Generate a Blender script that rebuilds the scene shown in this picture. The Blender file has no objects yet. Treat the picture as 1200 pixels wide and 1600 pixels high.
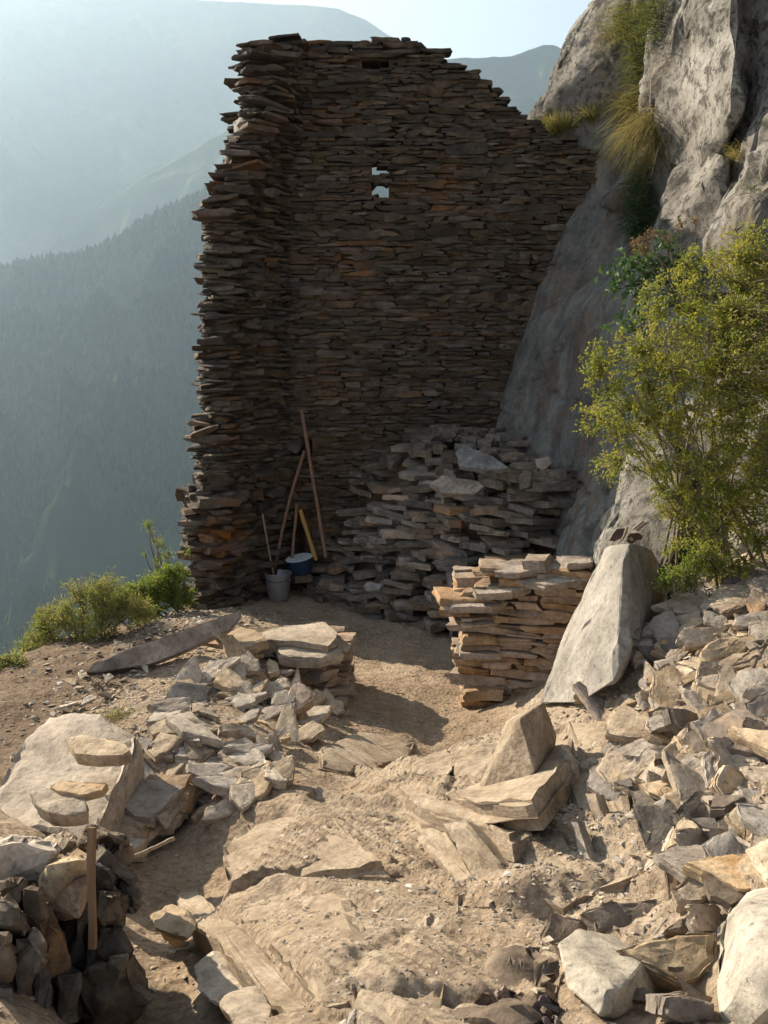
import bpy, bmesh, math, random
import numpy as np
from mathutils import Vector, Matrix, noise as mnoise

# ------------------------------------------------------------------ camera, light, exposure
SC = bpy.context.scene
COL = SC.collection
F, PITCH, CAMZ = 1556.0, math.radians(8.8), 2.5
SUN_EL, SUN_DIR = math.radians(28.0), (-0.76, 0.65)      # where the sun stands (towards it)
cam_data = bpy.data.cameras.new('camera')
cam_data.sensor_fit = 'VERTICAL'
cam_data.sensor_height = 24.0
cam_data.lens = 24.0 * F / 1600.0
cam_data.clip_start, cam_data.clip_end = 0.05, 40000
cam = bpy.data.objects.new('camera', cam_data)
cam.location = (0, 0, CAMZ)
cam.rotation_euler = (math.radians(90) - PITCH, 0, 0)
COL.objects.link(cam)
SC.camera = cam

SC.world = bpy.data.worlds.new('World')
SC.world.use_nodes = True
wn = SC.world.node_tree
bg = wn.nodes['Background']
sky = wn.nodes.new('ShaderNodeTexSky')
sky.sky_type = 'NISHITA'
sky.sun_disc = False
sky.sun_elevation = SUN_EL
sky.sun_rotation = math.atan2(SUN_DIR[0], SUN_DIR[1])
sky.air_density, sky.dust_density, sky.ozone_density = 1.0, 2.0, 1.0
sky.altitude = 1900
hsv = wn.nodes.new('ShaderNodeHueSaturation')                      # hazy air: a whiter sky
hsv.inputs['Saturation'].default_value = 0.45
wn.links.new(sky.outputs[0], hsv.inputs['Color'])
wn.links.new(hsv.outputs[0], bg.inputs[0])
bg.inputs[1].default_value = 0.052

sun_data = bpy.data.lights.new('sun', 'SUN')
sun_data.energy = 5.0
sun_data.angle = math.radians(0.5)
sun_data.color = (1.0, 0.86, 0.67)
sun = bpy.data.objects.new('sun', sun_data)
_h = math.hypot(*SUN_DIR)
SUNV = Vector((SUN_DIR[0] / _h * math.cos(SUN_EL), SUN_DIR[1] / _h * math.cos(SUN_EL), math.sin(SUN_EL)))
sun.rotation_euler = SUNV.to_track_quat('Z', 'Y').to_euler()
sun.location = (-30, 20, 30)
COL.objects.link(sun)
SC.view_settings.view_transform = 'Standard'
SC.view_settings.look = 'None'
SC.view_settings.exposure = 2.08
SC.view_settings.gamma = 1.0
SC.cycles.max_bounces = 6
SC.cycles.diffuse_bounces = 3
SC.cycles.sample_clamp_indirect = 4.0
SC.cycles.volume_bounces = 1
SC.cycles.use_denoising = True

# ------------------------------------------------------------------ helpers: rays, noise, splines
RNG = np.random.default_rng(7)
random.seed(7)
CP, SP = math.cos(PITCH), math.sin(PITCH)


def ray(px, py):
    a, b = (px - 600.0) / F, (800.0 - py) / F
    return np.array([a, CP + b * SP, -SP + b * CP])


def P(px, py, Y):
    """World point seen at photo pixel (px, py) that lies Y metres ahead of the camera's foot."""
    d = ray(px, py)
    return np.array([0, 0, CAMZ]) + d * (Y / d[1])


def to_px(p):
    p = np.asarray(p, float)
    v = p - np.array([0, 0, CAMZ])
    f = v[..., 1] * CP - v[..., 2] * SP
    u = v[..., 1] * SP + v[..., 2] * CP
    return 600 + F * v[..., 0] / f, 800 - F * u / f


def _h3(ix, iy, iz, seed):
    n = (ix.astype(np.int64) * 374761393 + iy.astype(np.int64) * 668265263 + iz.astype(np.int64) * 1274126177 + seed * 974634777)
    n &= 0xFFFFFFFF
    n = ((n ^ (n >> 13)) * 1274126177) & 0xFFFFFFFF
    n = ((n ^ (n >> 16)) * 2246822519) & 0xFFFFFFFF
    return ((n ^ (n >> 15)) & 0xFFFFFF) / float(0xFFFFFF)


def vnoise(p, seed=0):
    p = np.asarray(p, float)
    i = np.floor(p).astype(np.int64)
    f = p - i
    f = f * f * f * (f * (f * 6 - 15) + 10)
    r = 0
    for dx in (0, 1):
        wx = f[..., 0] if dx else 1 - f[..., 0]
        for dy in (0, 1):
            wy = f[..., 1] if dy else 1 - f[..., 1]
            for dz in (0, 1):
                wz = f[..., 2] if dz else 1 - f[..., 2]
                r = r + wx * wy * wz * _h3(i[..., 0] + dx, i[..., 1] + dy, i[..., 2] + dz, seed)
    return r * 2 - 1


def fbm(p, octv=4, seed=0, gain=0.5, lac=2.03):
    p = np.asarray(p, float)
    a, s = 1.0, 0
    for k in range(octv):
        s = s + a * vnoise(p, seed + k * 17)
        p = p * lac + 3.7
        a *= gain
    return s


def ridged(p, octv=4, seed=0):
    p = np.asarray(p, float)
    a, s = 1.0, 0
    for k in range(octv):
        s = s + a * (1 - np.abs(vnoise(p, seed + k * 13)) * 2)
        p = p * 2.1 + 1.3
        a *= 0.5
    return s


def worley(p, seed=0):
    """Distance to nearest and second nearest feature point, and the nearest cell's random value."""
    p = np.asarray(p, float)
    i = np.floor(p).astype(np.int64)
    d1 = np.full(p.shape[:-1], 9.0)
    d2 = d1.copy()
    cid = d1.copy()
    for dx in (-1, 0, 1):
        for dy in (-1, 0, 1):
            for dz in (-1, 0, 1):
                c = i + np.array([dx, dy, dz])
                q = np.stack([_h3(c[..., 0], c[..., 1], c[..., 2], seed + s) for s in (1, 2, 3)], -1) + c
                d = np.linalg.norm(q - p, axis=-1)
                v = _h3(c[..., 0], c[..., 1], c[..., 2], seed + 9)
                m = d < d1
                d2 = np.where(m, d1, np.minimum(d2, d))
                cid = np.where(m, v, cid)
                d1 = np.where(m, d, d1)
    return d1, d2, cid


def sstep(a, b, x):
    t = np.clip((x - a) / (b - a), 0, 1)
    return t * t * (3 - 2 * t)


class TPS:
    def __init__(self, pts, vals, lam=1e-3):
        self.c = np.asarray(pts, float)
        n = len(self.c)
        K = self.k(self.c)
        A = np.zeros((n + 3, n + 3))
        A[:n, :n] = K + lam * np.eye(n)
        A[:n, n] = 1
        A[:n, n + 1:] = self.c
        A[n, :n] = 1
        A[n + 1:, :n] = self.c.T
        self.w = np.linalg.solve(A, np.concatenate([np.asarray(vals, float), np.zeros(3)]))

    def k(self, q):
        r2 = ((q[:, None, :] - self.c[None]) ** 2).sum(-1)
        return 0.5 * r2 * np.log(r2 + 1e-12)

    def __call__(self, x, y):
        sh = np.shape(x)
        q = np.stack([np.ravel(x), np.ravel(y)], -1).astype(float)
        out = np.empty(len(q))
        n = len(self.c)
        for s in range(0, len(q), 20000):
            qq = q[s:s + 20000]
            out[s:s + 20000] = self.k(qq) @ self.w[:n] + self.w[n] + qq @ self.w[n + 1:]
        return out.reshape(sh)


def polydist(x, y, poly):
    """Signed distance to an open polyline (positive on its right side, walking along it) and the position along it 0..1."""
    best = np.full(np.shape(x), 1e9)
    sgn = np.zeros(np.shape(x))
    tt = np.zeros(np.shape(x))
    m = len(poly) - 1
    for k in range(m):
        ax, ay = poly[k]
        bx, by = poly[k + 1]
        ux, uy = bx - ax, by - ay
        t = np.clip(((x - ax) * ux + (y - ay) * uy) / (ux * ux + uy * uy), 0, 1)
        dx, dy = x - ax - t * ux, y - ay - t * uy
        d = np.hypot(dx, dy)
        s = np.where(ux * (y - ay) - uy * (x - ax) < 0, 1.0, -1.0)
        m_ = d < best
        best = np.where(m_, d, best)
        sgn = np.where(m_, s, sgn)
        tt = np.where(m_, (k + t) / m, tt)
    return best * sgn, tt


# ------------------------------------------------------------------ helpers: objects
def tag(o, label=None, cat=None, group=None, kind=None):
    if label: o['label'] = label
    if cat: o['category'] = cat
    if group: o['group'] = group
    if kind: o['kind'] = kind
    return o


def empty(name, loc, label=None, cat=None, group=None):
    o = bpy.data.objects.new(name, None)
    o.empty_display_size = 0.1
    o.location = loc
    COL.objects.link(o)
    return tag(o, label, cat, group)


def mesh_data(name, verts, faces, mat=None, smooth=None, tint=None):
    me = bpy.data.meshes.new(name)
    me.from_pydata([tuple(v) for v in np.asarray(verts, float)], [], [tuple(int(i) for i in f) for f in faces])
    if mat: me.materials.append(mat)
    if tint is not None:
        at = me.attributes.new('tint', 'FLOAT', 'POINT')
        at.data.foreach_set('value', np.asarray(tint, np.float32))
    if smooth is not None:
        me.shade_smooth()
        if smooth < 179: me.set_sharp_from_angle(angle=math.radians(smooth))
    me.update()
    return me


def obj(name, me, parent=None, loc=None):
    o = bpy.data.objects.new(name, me)
    COL.objects.link(o)
    if parent is not None: o.parent = parent
    if loc is not None: o.location = loc
    return o


def grid_faces(nu, nv, flip=False):
    i = np.arange(nu * nv).reshape(nu, nv)
    a, b, c, d = i[:-1, :-1].ravel(), i[1:, :-1].ravel(), i[1:, 1:].ravel(), i[:-1, 1:].ravel()
    return np.stack([a, d, c, b] if flip else [a, b, c, d], -1)


class Geo:
    """Collects verts/faces (and a per-vertex tint) into one mesh."""
    def __init__(self): self.v, self.f, self.t, self.n = [], [], [], 0
    def add(self, v, f, tint=0.5):
        v = np.asarray(v, float)
        self.v.append(v)
        self.f += [tuple(int(i) + self.n for i in q) for q in f]
        self.t.append(np.full(len(v), tint))
        self.n += len(v)
    def tube(self, pts, radii, sides=6, tint=0.5, cap=True):
        pts = np.asarray(pts, float)
        n = len(pts)
        radii = np.broadcast_to(radii, (n,))
        tan = np.gradient(pts, axis=0)
        tan /= np.linalg.norm(tan, axis=1)[:, None] + 1e-9
        up = np.array([0, 0, 1.0]) if abs(tan[0][2]) < 0.9 else np.array([1.0, 0, 0])
        V = []
        for k in range(n):
            x = np.cross(tan[k], up); x /= np.linalg.norm(x) + 1e-9
            y = np.cross(tan[k], x)
            up = -np.cross(tan[k], x) if False else up
            for s in range(sides):
                a = 2 * math.pi * s / sides
                V.append(pts[k] + radii[k] * (math.cos(a) * x + math.sin(a) * y))
        Fc = []
        for k in range(n - 1):
            for s in range(sides):
                s2 = (s + 1) % sides
                Fc.append((k * sides + s, k * sides + s2, (k + 1) * sides + s2, (k + 1) * sides + s))
        if cap:
            Fc.append(tuple(range(sides))[::-1] if True else ())
            Fc.append(tuple((n - 1) * sides + s for s in range(sides)))
        self.add(V, Fc, tint)
    def build(self, name, mat, parent=None, smooth=None, tint=True):
        me = mesh_data(name, np.concatenate(self.v), self.f, mat, smooth, np.concatenate(self.t) if tint else None)
        return obj(name, me, parent)


# ------------------------------------------------------------------ materials
def new_mat(name, rough=0.9, spec=0.25):
    m = bpy.data.materials.new(name)
    m.use_nodes = True
    nt = m.node_tree
    b = nt.nodes['Principled BSDF']
    b.inputs['Roughness'].default_value = rough
    b.inputs['Specular IOR Level'].default_value = spec
    return m, nt, b


def N(nt, typ, **kw):
    n = nt.nodes.new(typ)
    for k, v in kw.items(): setattr(n, k, v)
    return n


def noise_node(nt, vec, scale, detail=6, rough=0.6, stretch=None, dist=0.0):
    if stretch is not None:
        mp = N(nt, 'ShaderNodeMapping')
        mp.inputs['Scale'].default_value = stretch
        nt.links.new(vec, mp.inputs[0])
        vec = mp.outputs[0]
    n = N(nt, 'ShaderNodeTexNoise')
    n.inputs['Scale'].default_value = scale
    n.inputs['Detail'].default_value = detail
    n.inputs['Roughness'].default_value = rough
    n.inputs['Distortion'].default_value = dist
    nt.links.new(vec, n.inputs['Vector'])
    return n


def ramp(nt, fac, stops):
    r = N(nt, 'ShaderNodeValToRGB')
    e = r.color_ramp.elements
    while len(e) < len(stops): e.new(0.5)
    for el, (p, c) in zip(e, stops):
        el.position = p
        el.color = (*c, 1) if len(c) == 3 else c
    nt.links.new(fac, r.inputs[0])
    return r


def mixc(nt, fac, a, b, mode='MIX'):
    m = N(nt, 'ShaderNodeMix', data_type='RGBA', blend_type=mode)
    for s, v in ((0, fac), (6, a), (7, b)):
        if hasattr(v, 'is_output'): nt.links.new(v, m.inputs[s])
        elif s == 0: m.inputs[0].default_value = v
        else: m.inputs[s].default_value = (*v, 1)
    return m.outputs[2]


def math_node(nt, op, a, b=None, c=None):
    m = N(nt, 'ShaderNodeMath', operation=op)
    for i, v in enumerate((a, b, c)):
        if v is None: continue
        if hasattr(v, 'is_output'): nt.links.new(v, m.inputs[i])
        else: m.inputs[i].default_value = v
    return m.outputs[0]


def bump(nt, bsdf, layers, dist=0.02):
    prev = None
    for h, s, d in layers:
        b = N(nt, 'ShaderNodeBump')
        b.inputs['Strength'].default_value = s
        b.inputs['Distance'].default_value = d
        nt.links.new(h, b.inputs['Height'])
        if prev is not None: nt.links.new(prev, b.inputs['Normal'])
        prev = b.outputs[0]
    nt.links.new(prev, bsdf.inputs['Normal'])


def slate_mat(name, dark, mid, light, stain=None, rnd='object', lam=(3, 3, 40), scale=5.0, lichen=0.0, value=(0.75, 1.3)):
    """Layered schist: blotched colour, a tone of its own per stone, fine lamination and pits in the bump."""
    m, nt, b = new_mat(name)
    tc = N(nt, 'ShaderNodeTexCoord')
    oi = N(nt, 'ShaderNodeObjectInfo')
    at = N(nt, 'ShaderNodeAttribute', attribute_name='tint')
    r = oi.outputs['Random'] if rnd == 'object' else at.outputs['Fac']
    add = N(nt, 'ShaderNodeVectorMath', operation='ADD')
    sc = N(nt, 'ShaderNodeCombineXYZ')
    k = math_node(nt, 'MULTIPLY', r, 37.0)
    for i in range(3): nt.links.new(k, sc.inputs[i])
    nt.links.new(tc.outputs['Object'], add.inputs[0])
    nt.links.new(sc.outputs[0], add.inputs[1])
    vec = add.outputs[0]
    n1 = noise_node(nt, vec, scale, 8, 0.65)
    base = ramp(nt, n1.outputs[0], [(0.28, dark), (0.5, mid), (0.74, light)]).outputs[0]
    nl = noise_node(nt, vec, 2.0, 5, 0.6, stretch=lam)
    base = mixc(nt, 0.5, base, ramp(nt, nl.outputs[0], [(0.3, (0.55,) * 3), (0.7, (1.35,) * 3)]).outputs[0], 'MULTIPLY')
    if stain is not None:
        col, lo, hi, ss = stain
        ns = noise_node(nt, tc.outputs['Object'] if rnd != 'object' else vec, ss, 5, 0.6)
        rr = math_node(nt, 'ADD', ns.outputs[0], math_node(nt, 'MULTIPLY', math_node(nt, 'SUBTRACT', r, 0.5), 0.10))
        f = ramp(nt, rr, [(lo, (0,) * 3), (hi, (1,) * 3)]).outputs[0]
        base = mixc(nt, f, base, col)
    nk = noise_node(nt, vec, 30, 9, 0.78)
    base = mixc(nt, 0.85, base, ramp(nt, nk.outputs[0], [(0.34, (0.5, 0.48, 0.46)), (0.48, (1, 1, 1)), (0.68, (1.35, 1.34, 1.32))]).outputs[0], 'MULTIPLY')
    if lichen > 0:
        v = N(nt, 'ShaderNodeTexVoronoi')
        v.inputs['Scale'].default_value = 14
        nt.links.new(noise_node(nt, vec, 9, 3).outputs[1], v.inputs['Vector'])
        nn = noise_node(nt, vec, 22, 4, 0.7)
        f = ramp(nt, nn.outputs[0], [(0.60, (0,) * 3), (0.66, (lichen,) * 3)]).outputs[0]
        base = mixc(nt, f, base, (0.045, 0.04, 0.035))
    hsv = N(nt, 'ShaderNodeHueSaturation')
    mr = N(nt, 'ShaderNodeMapRange')
    mr.inputs['To Min'].default_value, mr.inputs['To Max'].default_value = value
    nt.links.new(r, mr.inputs['Value'])
    nt.links.new(mr.outputs[0], hsv.inputs['Value'])
    mr2 = N(nt, 'ShaderNodeMapRange')
    mr2.inputs['To Min'].default_value, mr2.inputs['To Max'].default_value = 0.6, 1.25
    nt.links.new(math_node(nt, 'FRACT', math_node(nt, 'MULTIPLY', r, 7.31)), mr2.inputs['Value'])
    nt.links.new(mr2.outputs[0], hsv.inputs['Saturation'])
    nt.links.new(base, hsv.inputs['Color'])
    nt.links.new(hsv.outputs[0], b.inputs['Base Color'])
    nf = noise_node(nt, vec, 60, 6, 0.7)
    nm = noise_node(nt, vec, 14, 8, 0.65)
    bump(nt, b, [(nl.outputs[0], 0.35, 0.012), (nm.outputs[0], 0.55, 0.02), (nf.outputs[0], 0.5, 0.005)])
    return m


def plain_mat(name, col, col2, scale=8, rough=0.8, bumpd=0.003, stretch=None, spec=0.25, metallic=0.0):
    m, nt, b = new_mat(name, rough, spec)
    tc = N(nt, 'ShaderNodeTexCoord')
    n = noise_node(nt, tc.outputs['Object'], scale, 6, 0.65, stretch=stretch)
    nt.links.new(ramp(nt, n.outputs[0], [(0.3, col), (0.7, col2)]).outputs[0], b.inputs['Base Color'])
    bump(nt, b, [(n.outputs[0], 0.5, bumpd)])
    b.inputs['Metallic'].default_value = metallic
    return m


def leaf_mat(name, c1, c2, c3, transl=0.35):
    """Leaves: tone by leaf (tint), thin enough that light comes through."""
    m, nt, b = new_mat(name, 0.55, 0.3)
    at = N(nt, 'ShaderNodeAttribute', attribute_name='tint')
    c = ramp(nt, at.outputs['Fac'], [(0.0, c1), (0.5, c2), (1.0, c3)]).outputs[0]
    nt.links.new(c, b.inputs['Base Color'])
    tr = N(nt, 'ShaderNodeBsdfTranslucent')
    nt.links.new(c, tr.inputs['Color'])
    mx = N(nt, 'ShaderNodeMixShader')
    mx.inputs[0].default_value = transl
    out = nt.nodes['Material Output']
    nt.links.new(b.outputs[0], mx.inputs[1])
    nt.links.new(tr.outputs[0], mx.inputs[2])
    nt.links.new(mx.outputs[0], out.inputs[0])
    return m

# ------------------------------------------------------------------ ground
def step_poly(pts): return [tuple(P(a, b, c)[:2]) for a, b, c in pts]


GP = [  # photo pixel and distance of points of the bare ground
    (600,1600,2.2),(700,1450,2.9),(450,1500,2.65),(250,1550,3.05),(120,1590,2.75),(280,1350,4.15),(300,1300,4.5),(240,1420,3.7),(320,1500,3.05),(500,1360,3.6),(370,1370,3.6),
    (480,1310,4.0),(450,1265,4.4),(540,1235,4.85),(600,1350,3.65),(640,1280,4.2),(590,1220,4.95),(560,1180,5.75),(600,1130,6.5),
    (620,1060,7.6),(500,960,9.6),(430,930,10.2),(700,1010,8.6),(520,1010,8.5),(640,1216,4.85),(700,1198,4.9),(770,1188,4.7),(600,1228,4.9),(850,1090,5.2),
    (720,1250,4.2),(800,1300,3.75),(900,1250,3.8),(900,1130,4.6),(880,1380,3.2),(780,1380,3.3),(720,1340,3.65),(830,1450,2.9),
    (950,1400,3.0),(1000,1250,3.6),(1000,1100,4.4),(1000,1000,5.0),(1100,950,5.0),(1190,920,5.0),(1100,1050,4.3),(1190,1050,4.1),
    (1190,1200,3.3),(1100,1200,3.5),(1100,1350,3.0),(1190,1350,2.7),(1000,1480,2.65),(850,1550,2.4),(1150,1560,2.2),
    (430,1170,5.2),(430,1230,4.7),(350,1200,4.95),(300,1100,5.9),(400,1050,6.5),(450,1140,5.75),(505,1130,6.2),(260,1150,5.2),
    (250,1050,6.6),(350,990,7.6),(300,960,8.9),(250,970,8.2),(150,1060,6.5),(60,1150,5.4),(100,1000,7.6),(10,1100,5.9),(10,1300,3.9),
    (60,1480,2.75),(220,1270,4.85),(160,1260,4.75),(250,1290,4.8),(730,1110,7.05),(660,1100,7.1),(530,1098,6.9),(470,1120,6.35),(560,1060,7.7)]
gpx, gpv = [], []
for a, b, c in GP:
    q = P(a, b, c)
    gpx.append(q[:2]); gpv.append(q[2])
for x, y, z in [(0,0.6,0.95),(1.2,0.6,1.1),(-1.2,0.6,0.9),(2.2,2.4,1.55),(2.6,4.2,1.8),(2.5,6.2,1.7),(2.2,8.0,0.6),(1.5,9.0,0.0),(1.5,10.2,0.0),(0.3,10.3,0.0),
                (0.3,9.2,0.0),(-1.8,9.9,-0.02),(-2.4,9.0,0.0),(-2.6,4.5,0.35),(-2.6,2.6,0.6),(-2.0,1.2,0.85),(0.9,7.4,0.0),(1.35,6.1,0.6),(0.5,5.6,0.1),(0.75,6.1,0.05),(0.75,6.8,0.0),(1.0,6.5,0.12),(0.25,5.5,0.12),(0,12,0.0),(-2,12,-0.2),(2.5,12,0.5)]:
    gpx.append((x, y)); gpv.append(z)
ground_tps = TPS(gpx, gpv, 2e-3)
STEP_A = step_poly([(470,1255,4.5),(350,1350,3.7),(330,1385,3.5),(390,1450,3.0),(510,1580,2.35)])     # block right of the trench
STEP_B = step_poly([(560,1225,5.0),(640,1255,4.5),(690,1300,4.0),(740,1370,3.45),(800,1450,2.95)])      # foot of the bedrock bank
STEP_C = step_poly([(590,1205,5.2),(660,1170,5.1),(760,1145,5.0),(840,1095,5.2)])                           # lip above the doorway floor
STEP_D = step_poly([(320,1372,3.55),(430,1368,3.6),(520,1352,3.7),(600,1352,3.66)])                         # crack across the path
SD = np.array([0.52, -0.85])                                       # run of the strata on plan


def base_h(x, y):
    x, y = np.asarray(x, float), np.asarray(y, float)
    xc, yc = np.clip(x, -3.4, 3.4), np.clip(y, 0.5, 12.5)
    z = ground_tps(xc, yc)
    z = np.clip(z, -0.35, 2.4)
    d, t = polydist(x, y, STEP_A)
    z = z - 0.14 * sstep(0.06, -0.05, -d) * sstep(0.75, 0.1, np.abs(d)) * sstep(0, .08, t) * sstep(1, .95, t)
    d, t = polydist(x, y, STEP_B)
    z = z + 0.07 * sstep(0.10, -0.10, d) * sstep(0.8, 0.15, np.abs(d)) * sstep(0, .08, t) * sstep(1, .93, t)
    d, t = polydist(x, y, STEP_C)
    z = z + 0.0 * sstep(-0.05, 0.08, d) * sstep(0.5, 0.1, np.abs(d)) * sstep(0, .08, t) * sstep(1, .93, t)
    # the mountainside falls away at the left, in front of the far valley, and behind the tower
    edge = np.interp(y, [0, 4, 6, 8, 9.3, 11, 14], [-2.5, -2.6, -2.75, -2.6, -2.25, -2.15, -1.5])
    e = np.maximum(0, edge - x)
    z = z - 0.55 * e - 0.12 * e * e / (1 + 0.12 * e)
    b = np.maximum(0, y - 11.6)
    z = z - 0.9 * b
    return z


def bedrock_mask(x, y):
    d, _ = polydist(x, y, STEP_B)
    right = sstep(0.12, -0.12, d) * sstep(6.6, 5.6, y) * sstep(1.2, 1.6, y)
    return right


def ground_h(x, y):
    x, y = np.asarray(x, float), np.asarray(y, float)
    z = base_h(x, y)
    p = np.stack([x, y, np.zeros_like(x)], -1)
    u = x * SD[0] + y * SD[1]
    v = x * SD[1] - y * SD[0]
    rock = bedrock_mask(x, y)
    floor = sstep(5.4, 5.9, y) * sstep(-1.4, -0.9, x)
    mid = sstep(-1.0, -0.7, x) * sstep(1.0, 0.7, x) * sstep(5.2, 4.8, y)
    z = z + fbm(p * 1.3, 4, 3) * 0.030 * (1 - 0.7 * floor) * (1 - 0.65 * mid) + fbm(p * 7, 4, 5) * 0.012
    # schist beds running towards the viewer's right: each tread flat, broken off in a sharp edge on the left
    d, t = polydist(x, y, STEP_A)
    near = sstep(0.10, -0.02, d) * sstep(1.5, 1.9, y) * sstep(4.95, 4.7, y)
    bed = np.maximum(rock, near * 0.8) * (1 - floor)
    jt = worley(np.stack([u * 1.1, v * 1.6, 0 * u], -1), 5)
    def saw(q, w=0.16):
        f = q - np.floor(q)
        return np.minimum(f / (1 - w), (1 - f) / w)
    wv = fbm(np.stack([u * 0.9, v * 1.2, 0 * u], -1), 3, 11)
    wf = fbm(np.stack([u * 2.0, v * 4.0, 0 * u], -1), 3, 12)
    s1 = saw(v / 0.36 + wv * 0.6 + jt[2] * 0.22, 0.17)
    s2 = saw(v / 0.13 + wv * 0.9 + wf * 0.35 + jt[2] * 0.5, 0.24)
    s3 = saw(v / 0.048 + wf * 0.6 + jt[2] * 1.2, 0.35)
    gap = sstep(-0.2, 0.5, fbm(np.stack([u * 1.5, v * 2.0, 0 * u], -1) + 9, 3, 15) + 0.25)     # where dirt does not bury the beds
    cx, cy = P(500, 1315, 3.95)[:2]
    m = np.exp(-(((x - cx) / 0.40) ** 4 + ((y - cy) / 0.36) ** 4))
    z = z + bed * (1 - 0.75 * m) * (s1 * 0.055 + s2 * 0.026 * gap + s3 * 0.011 * gap - 0.035)
    z = z - bed * 0.035 * np.exp(-((jt[1] - jt[0]) / 0.05) ** 2) * gap
    z = z + rock * fbm(p * np.array([5, 5, 1]), 4, 17) * 0.018
    # tooled-looking parallel ribs in the near bedrock floor
    ww = v * 17 + fbm(p * 1.5, 2, 8) * 0.35
    z = z + m * ((ww % 1) * 0.6 + np.abs((ww % 1) - 0.5) * 0.6 - 0.45) * 0.032
    d, t = polydist(x, y, STEP_D)
    wob = fbm(p * 9, 3, 31) * 0.02
    z = z - 0.05 * np.exp(-((d + wob) / 0.018) ** 2) * sstep(0, .05, t) * sstep(1, .95, t) - 0.02 * sstep(-0.01, 0.02, d + wob) * sstep(0.3, 0.0, np.abs(d))
    # small clods and chips trodden into the dirt
    w = worley(p * 16, 3)
    z = z + np.where(w[2] > 0.72, np.maximum(0, 0.38 - w[0]) * 0.05, 0) * (1 - 0.35 * floor) * (1 - 0.7 * mid)
    w = worley(p * 34, 4)
    z = z + np.where(w[2] > 0.6, np.maximum(0, 0.4 - w[0]) * 0.022, 0) * (1 - 0.5 * mid)
    return z


_ys = np.arange(1.3, 12.5, 0.02)


def hit(px, py):
    """Where the line of sight through a photo pixel meets the ground."""
    d = ray(px, py)
    xs = d[0] / d[1] * _ys
    zs = CAMZ + d[2] / d[1] * _ys
    g = base_h(xs, _ys)
    k = np.nonzero(zs <= g)[0]
    if len(k) == 0: return P(px, py, 6.0)
    k = max(1, k[0])
    a, b = zs[k - 1] - g[k - 1], zs[k] - g[k]
    Y = _ys[k - 1] + 0.02 * a / (a - b + 1e-9)
    return P(px, py, Y)


def dirt_mat():
    m, nt, b = new_mat('dirt_and_schist', 0.95, 0.15)
    tc = N(nt, 'ShaderNodeTexCoord')
    vec = tc.outputs['Object']
    at = N(nt, 'ShaderNodeAttribute', attribute_name='tint')
    n1 = noise_node(nt, vec, 2.2, 9, 0.65)
    dirt = ramp(nt, n1.outputs[0], [(0.3, (0.235, 0.172, 0.115)), (0.5, (0.345, 0.262, 0.182)), (0.72, (0.425, 0.338, 0.248))]).outputs[0]
    n2 = noise_node(nt, vec, 6, 9, 0.7)
    rock = ramp(nt, n2.outputs[0], [(0.25, (0.22, 0.168, 0.118)), (0.5, (0.365, 0.285, 0.205)), (0.75, (0.475, 0.39, 0.295))]).outputs[0]
    ng = noise_node(nt, vec, 3.3, 7, 0.7)
    f = math_node(nt, 'ADD', at.outputs['Fac'], math_node(nt, 'MULTIPLY', math_node(nt, 'SUBTRACT', ng.outputs[0], 0.5), 1.1))
    f = ramp(nt, f, [(0.42, (0,) * 3), (0.58, (1,) * 3)]).outputs[0]
    c = mixc(nt, f, dirt, rock)
    so = N(nt, 'ShaderNodeAttribute', attribute_name='soil')
    nq = noise_node(nt, vec, 4.5, 8, 0.7)
    brown = ramp(nt, nq.outputs[0], [(0.3, (0.085, 0.056, 0.036)), (0.55, (0.165, 0.112, 0.072)), (0.75, (0.25, 0.185, 0.125))]).outputs[0]
    c = mixc(nt, so.outputs['Fac'], c, brown)
    nk = noise_node(nt, vec, 26, 8, 0.75)
    c = mixc(nt, 0.8, c, ramp(nt, nk.outputs[0], [(0.36, (0.55, 0.52, 0.5)), (0.5, (1, 1, 1)), (0.66, (1.28, 1.27, 1.25))]).outputs[0], 'MULTIPLY')
    vo = N(nt, 'ShaderNodeTexVoronoi')
    vo.inputs['Scale'].default_value = 42
    nt.links.new(vec, vo.inputs['Vector'])
    c = mixc(nt, 0.35, c, ramp(nt, vo.outputs['Color'], [(0.1, (0.6,) * 3), (0.9, (1.35,) * 3)]).outputs[0], 'MULTIPLY')
    nt.links.new(c, b.inputs['Base Color'])
    nf = noise_node(nt, vec, 45, 8, 0.75)
    nm = noise_node(nt, vec, 11, 8, 0.7)
    bump(nt, b, [(nm.outputs[0], 0.7, 0.04), (vo.outputs['Distance'], 0.6, 0.016), (nf.outputs[0], 0.8, 0.016)])
    return m


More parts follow.
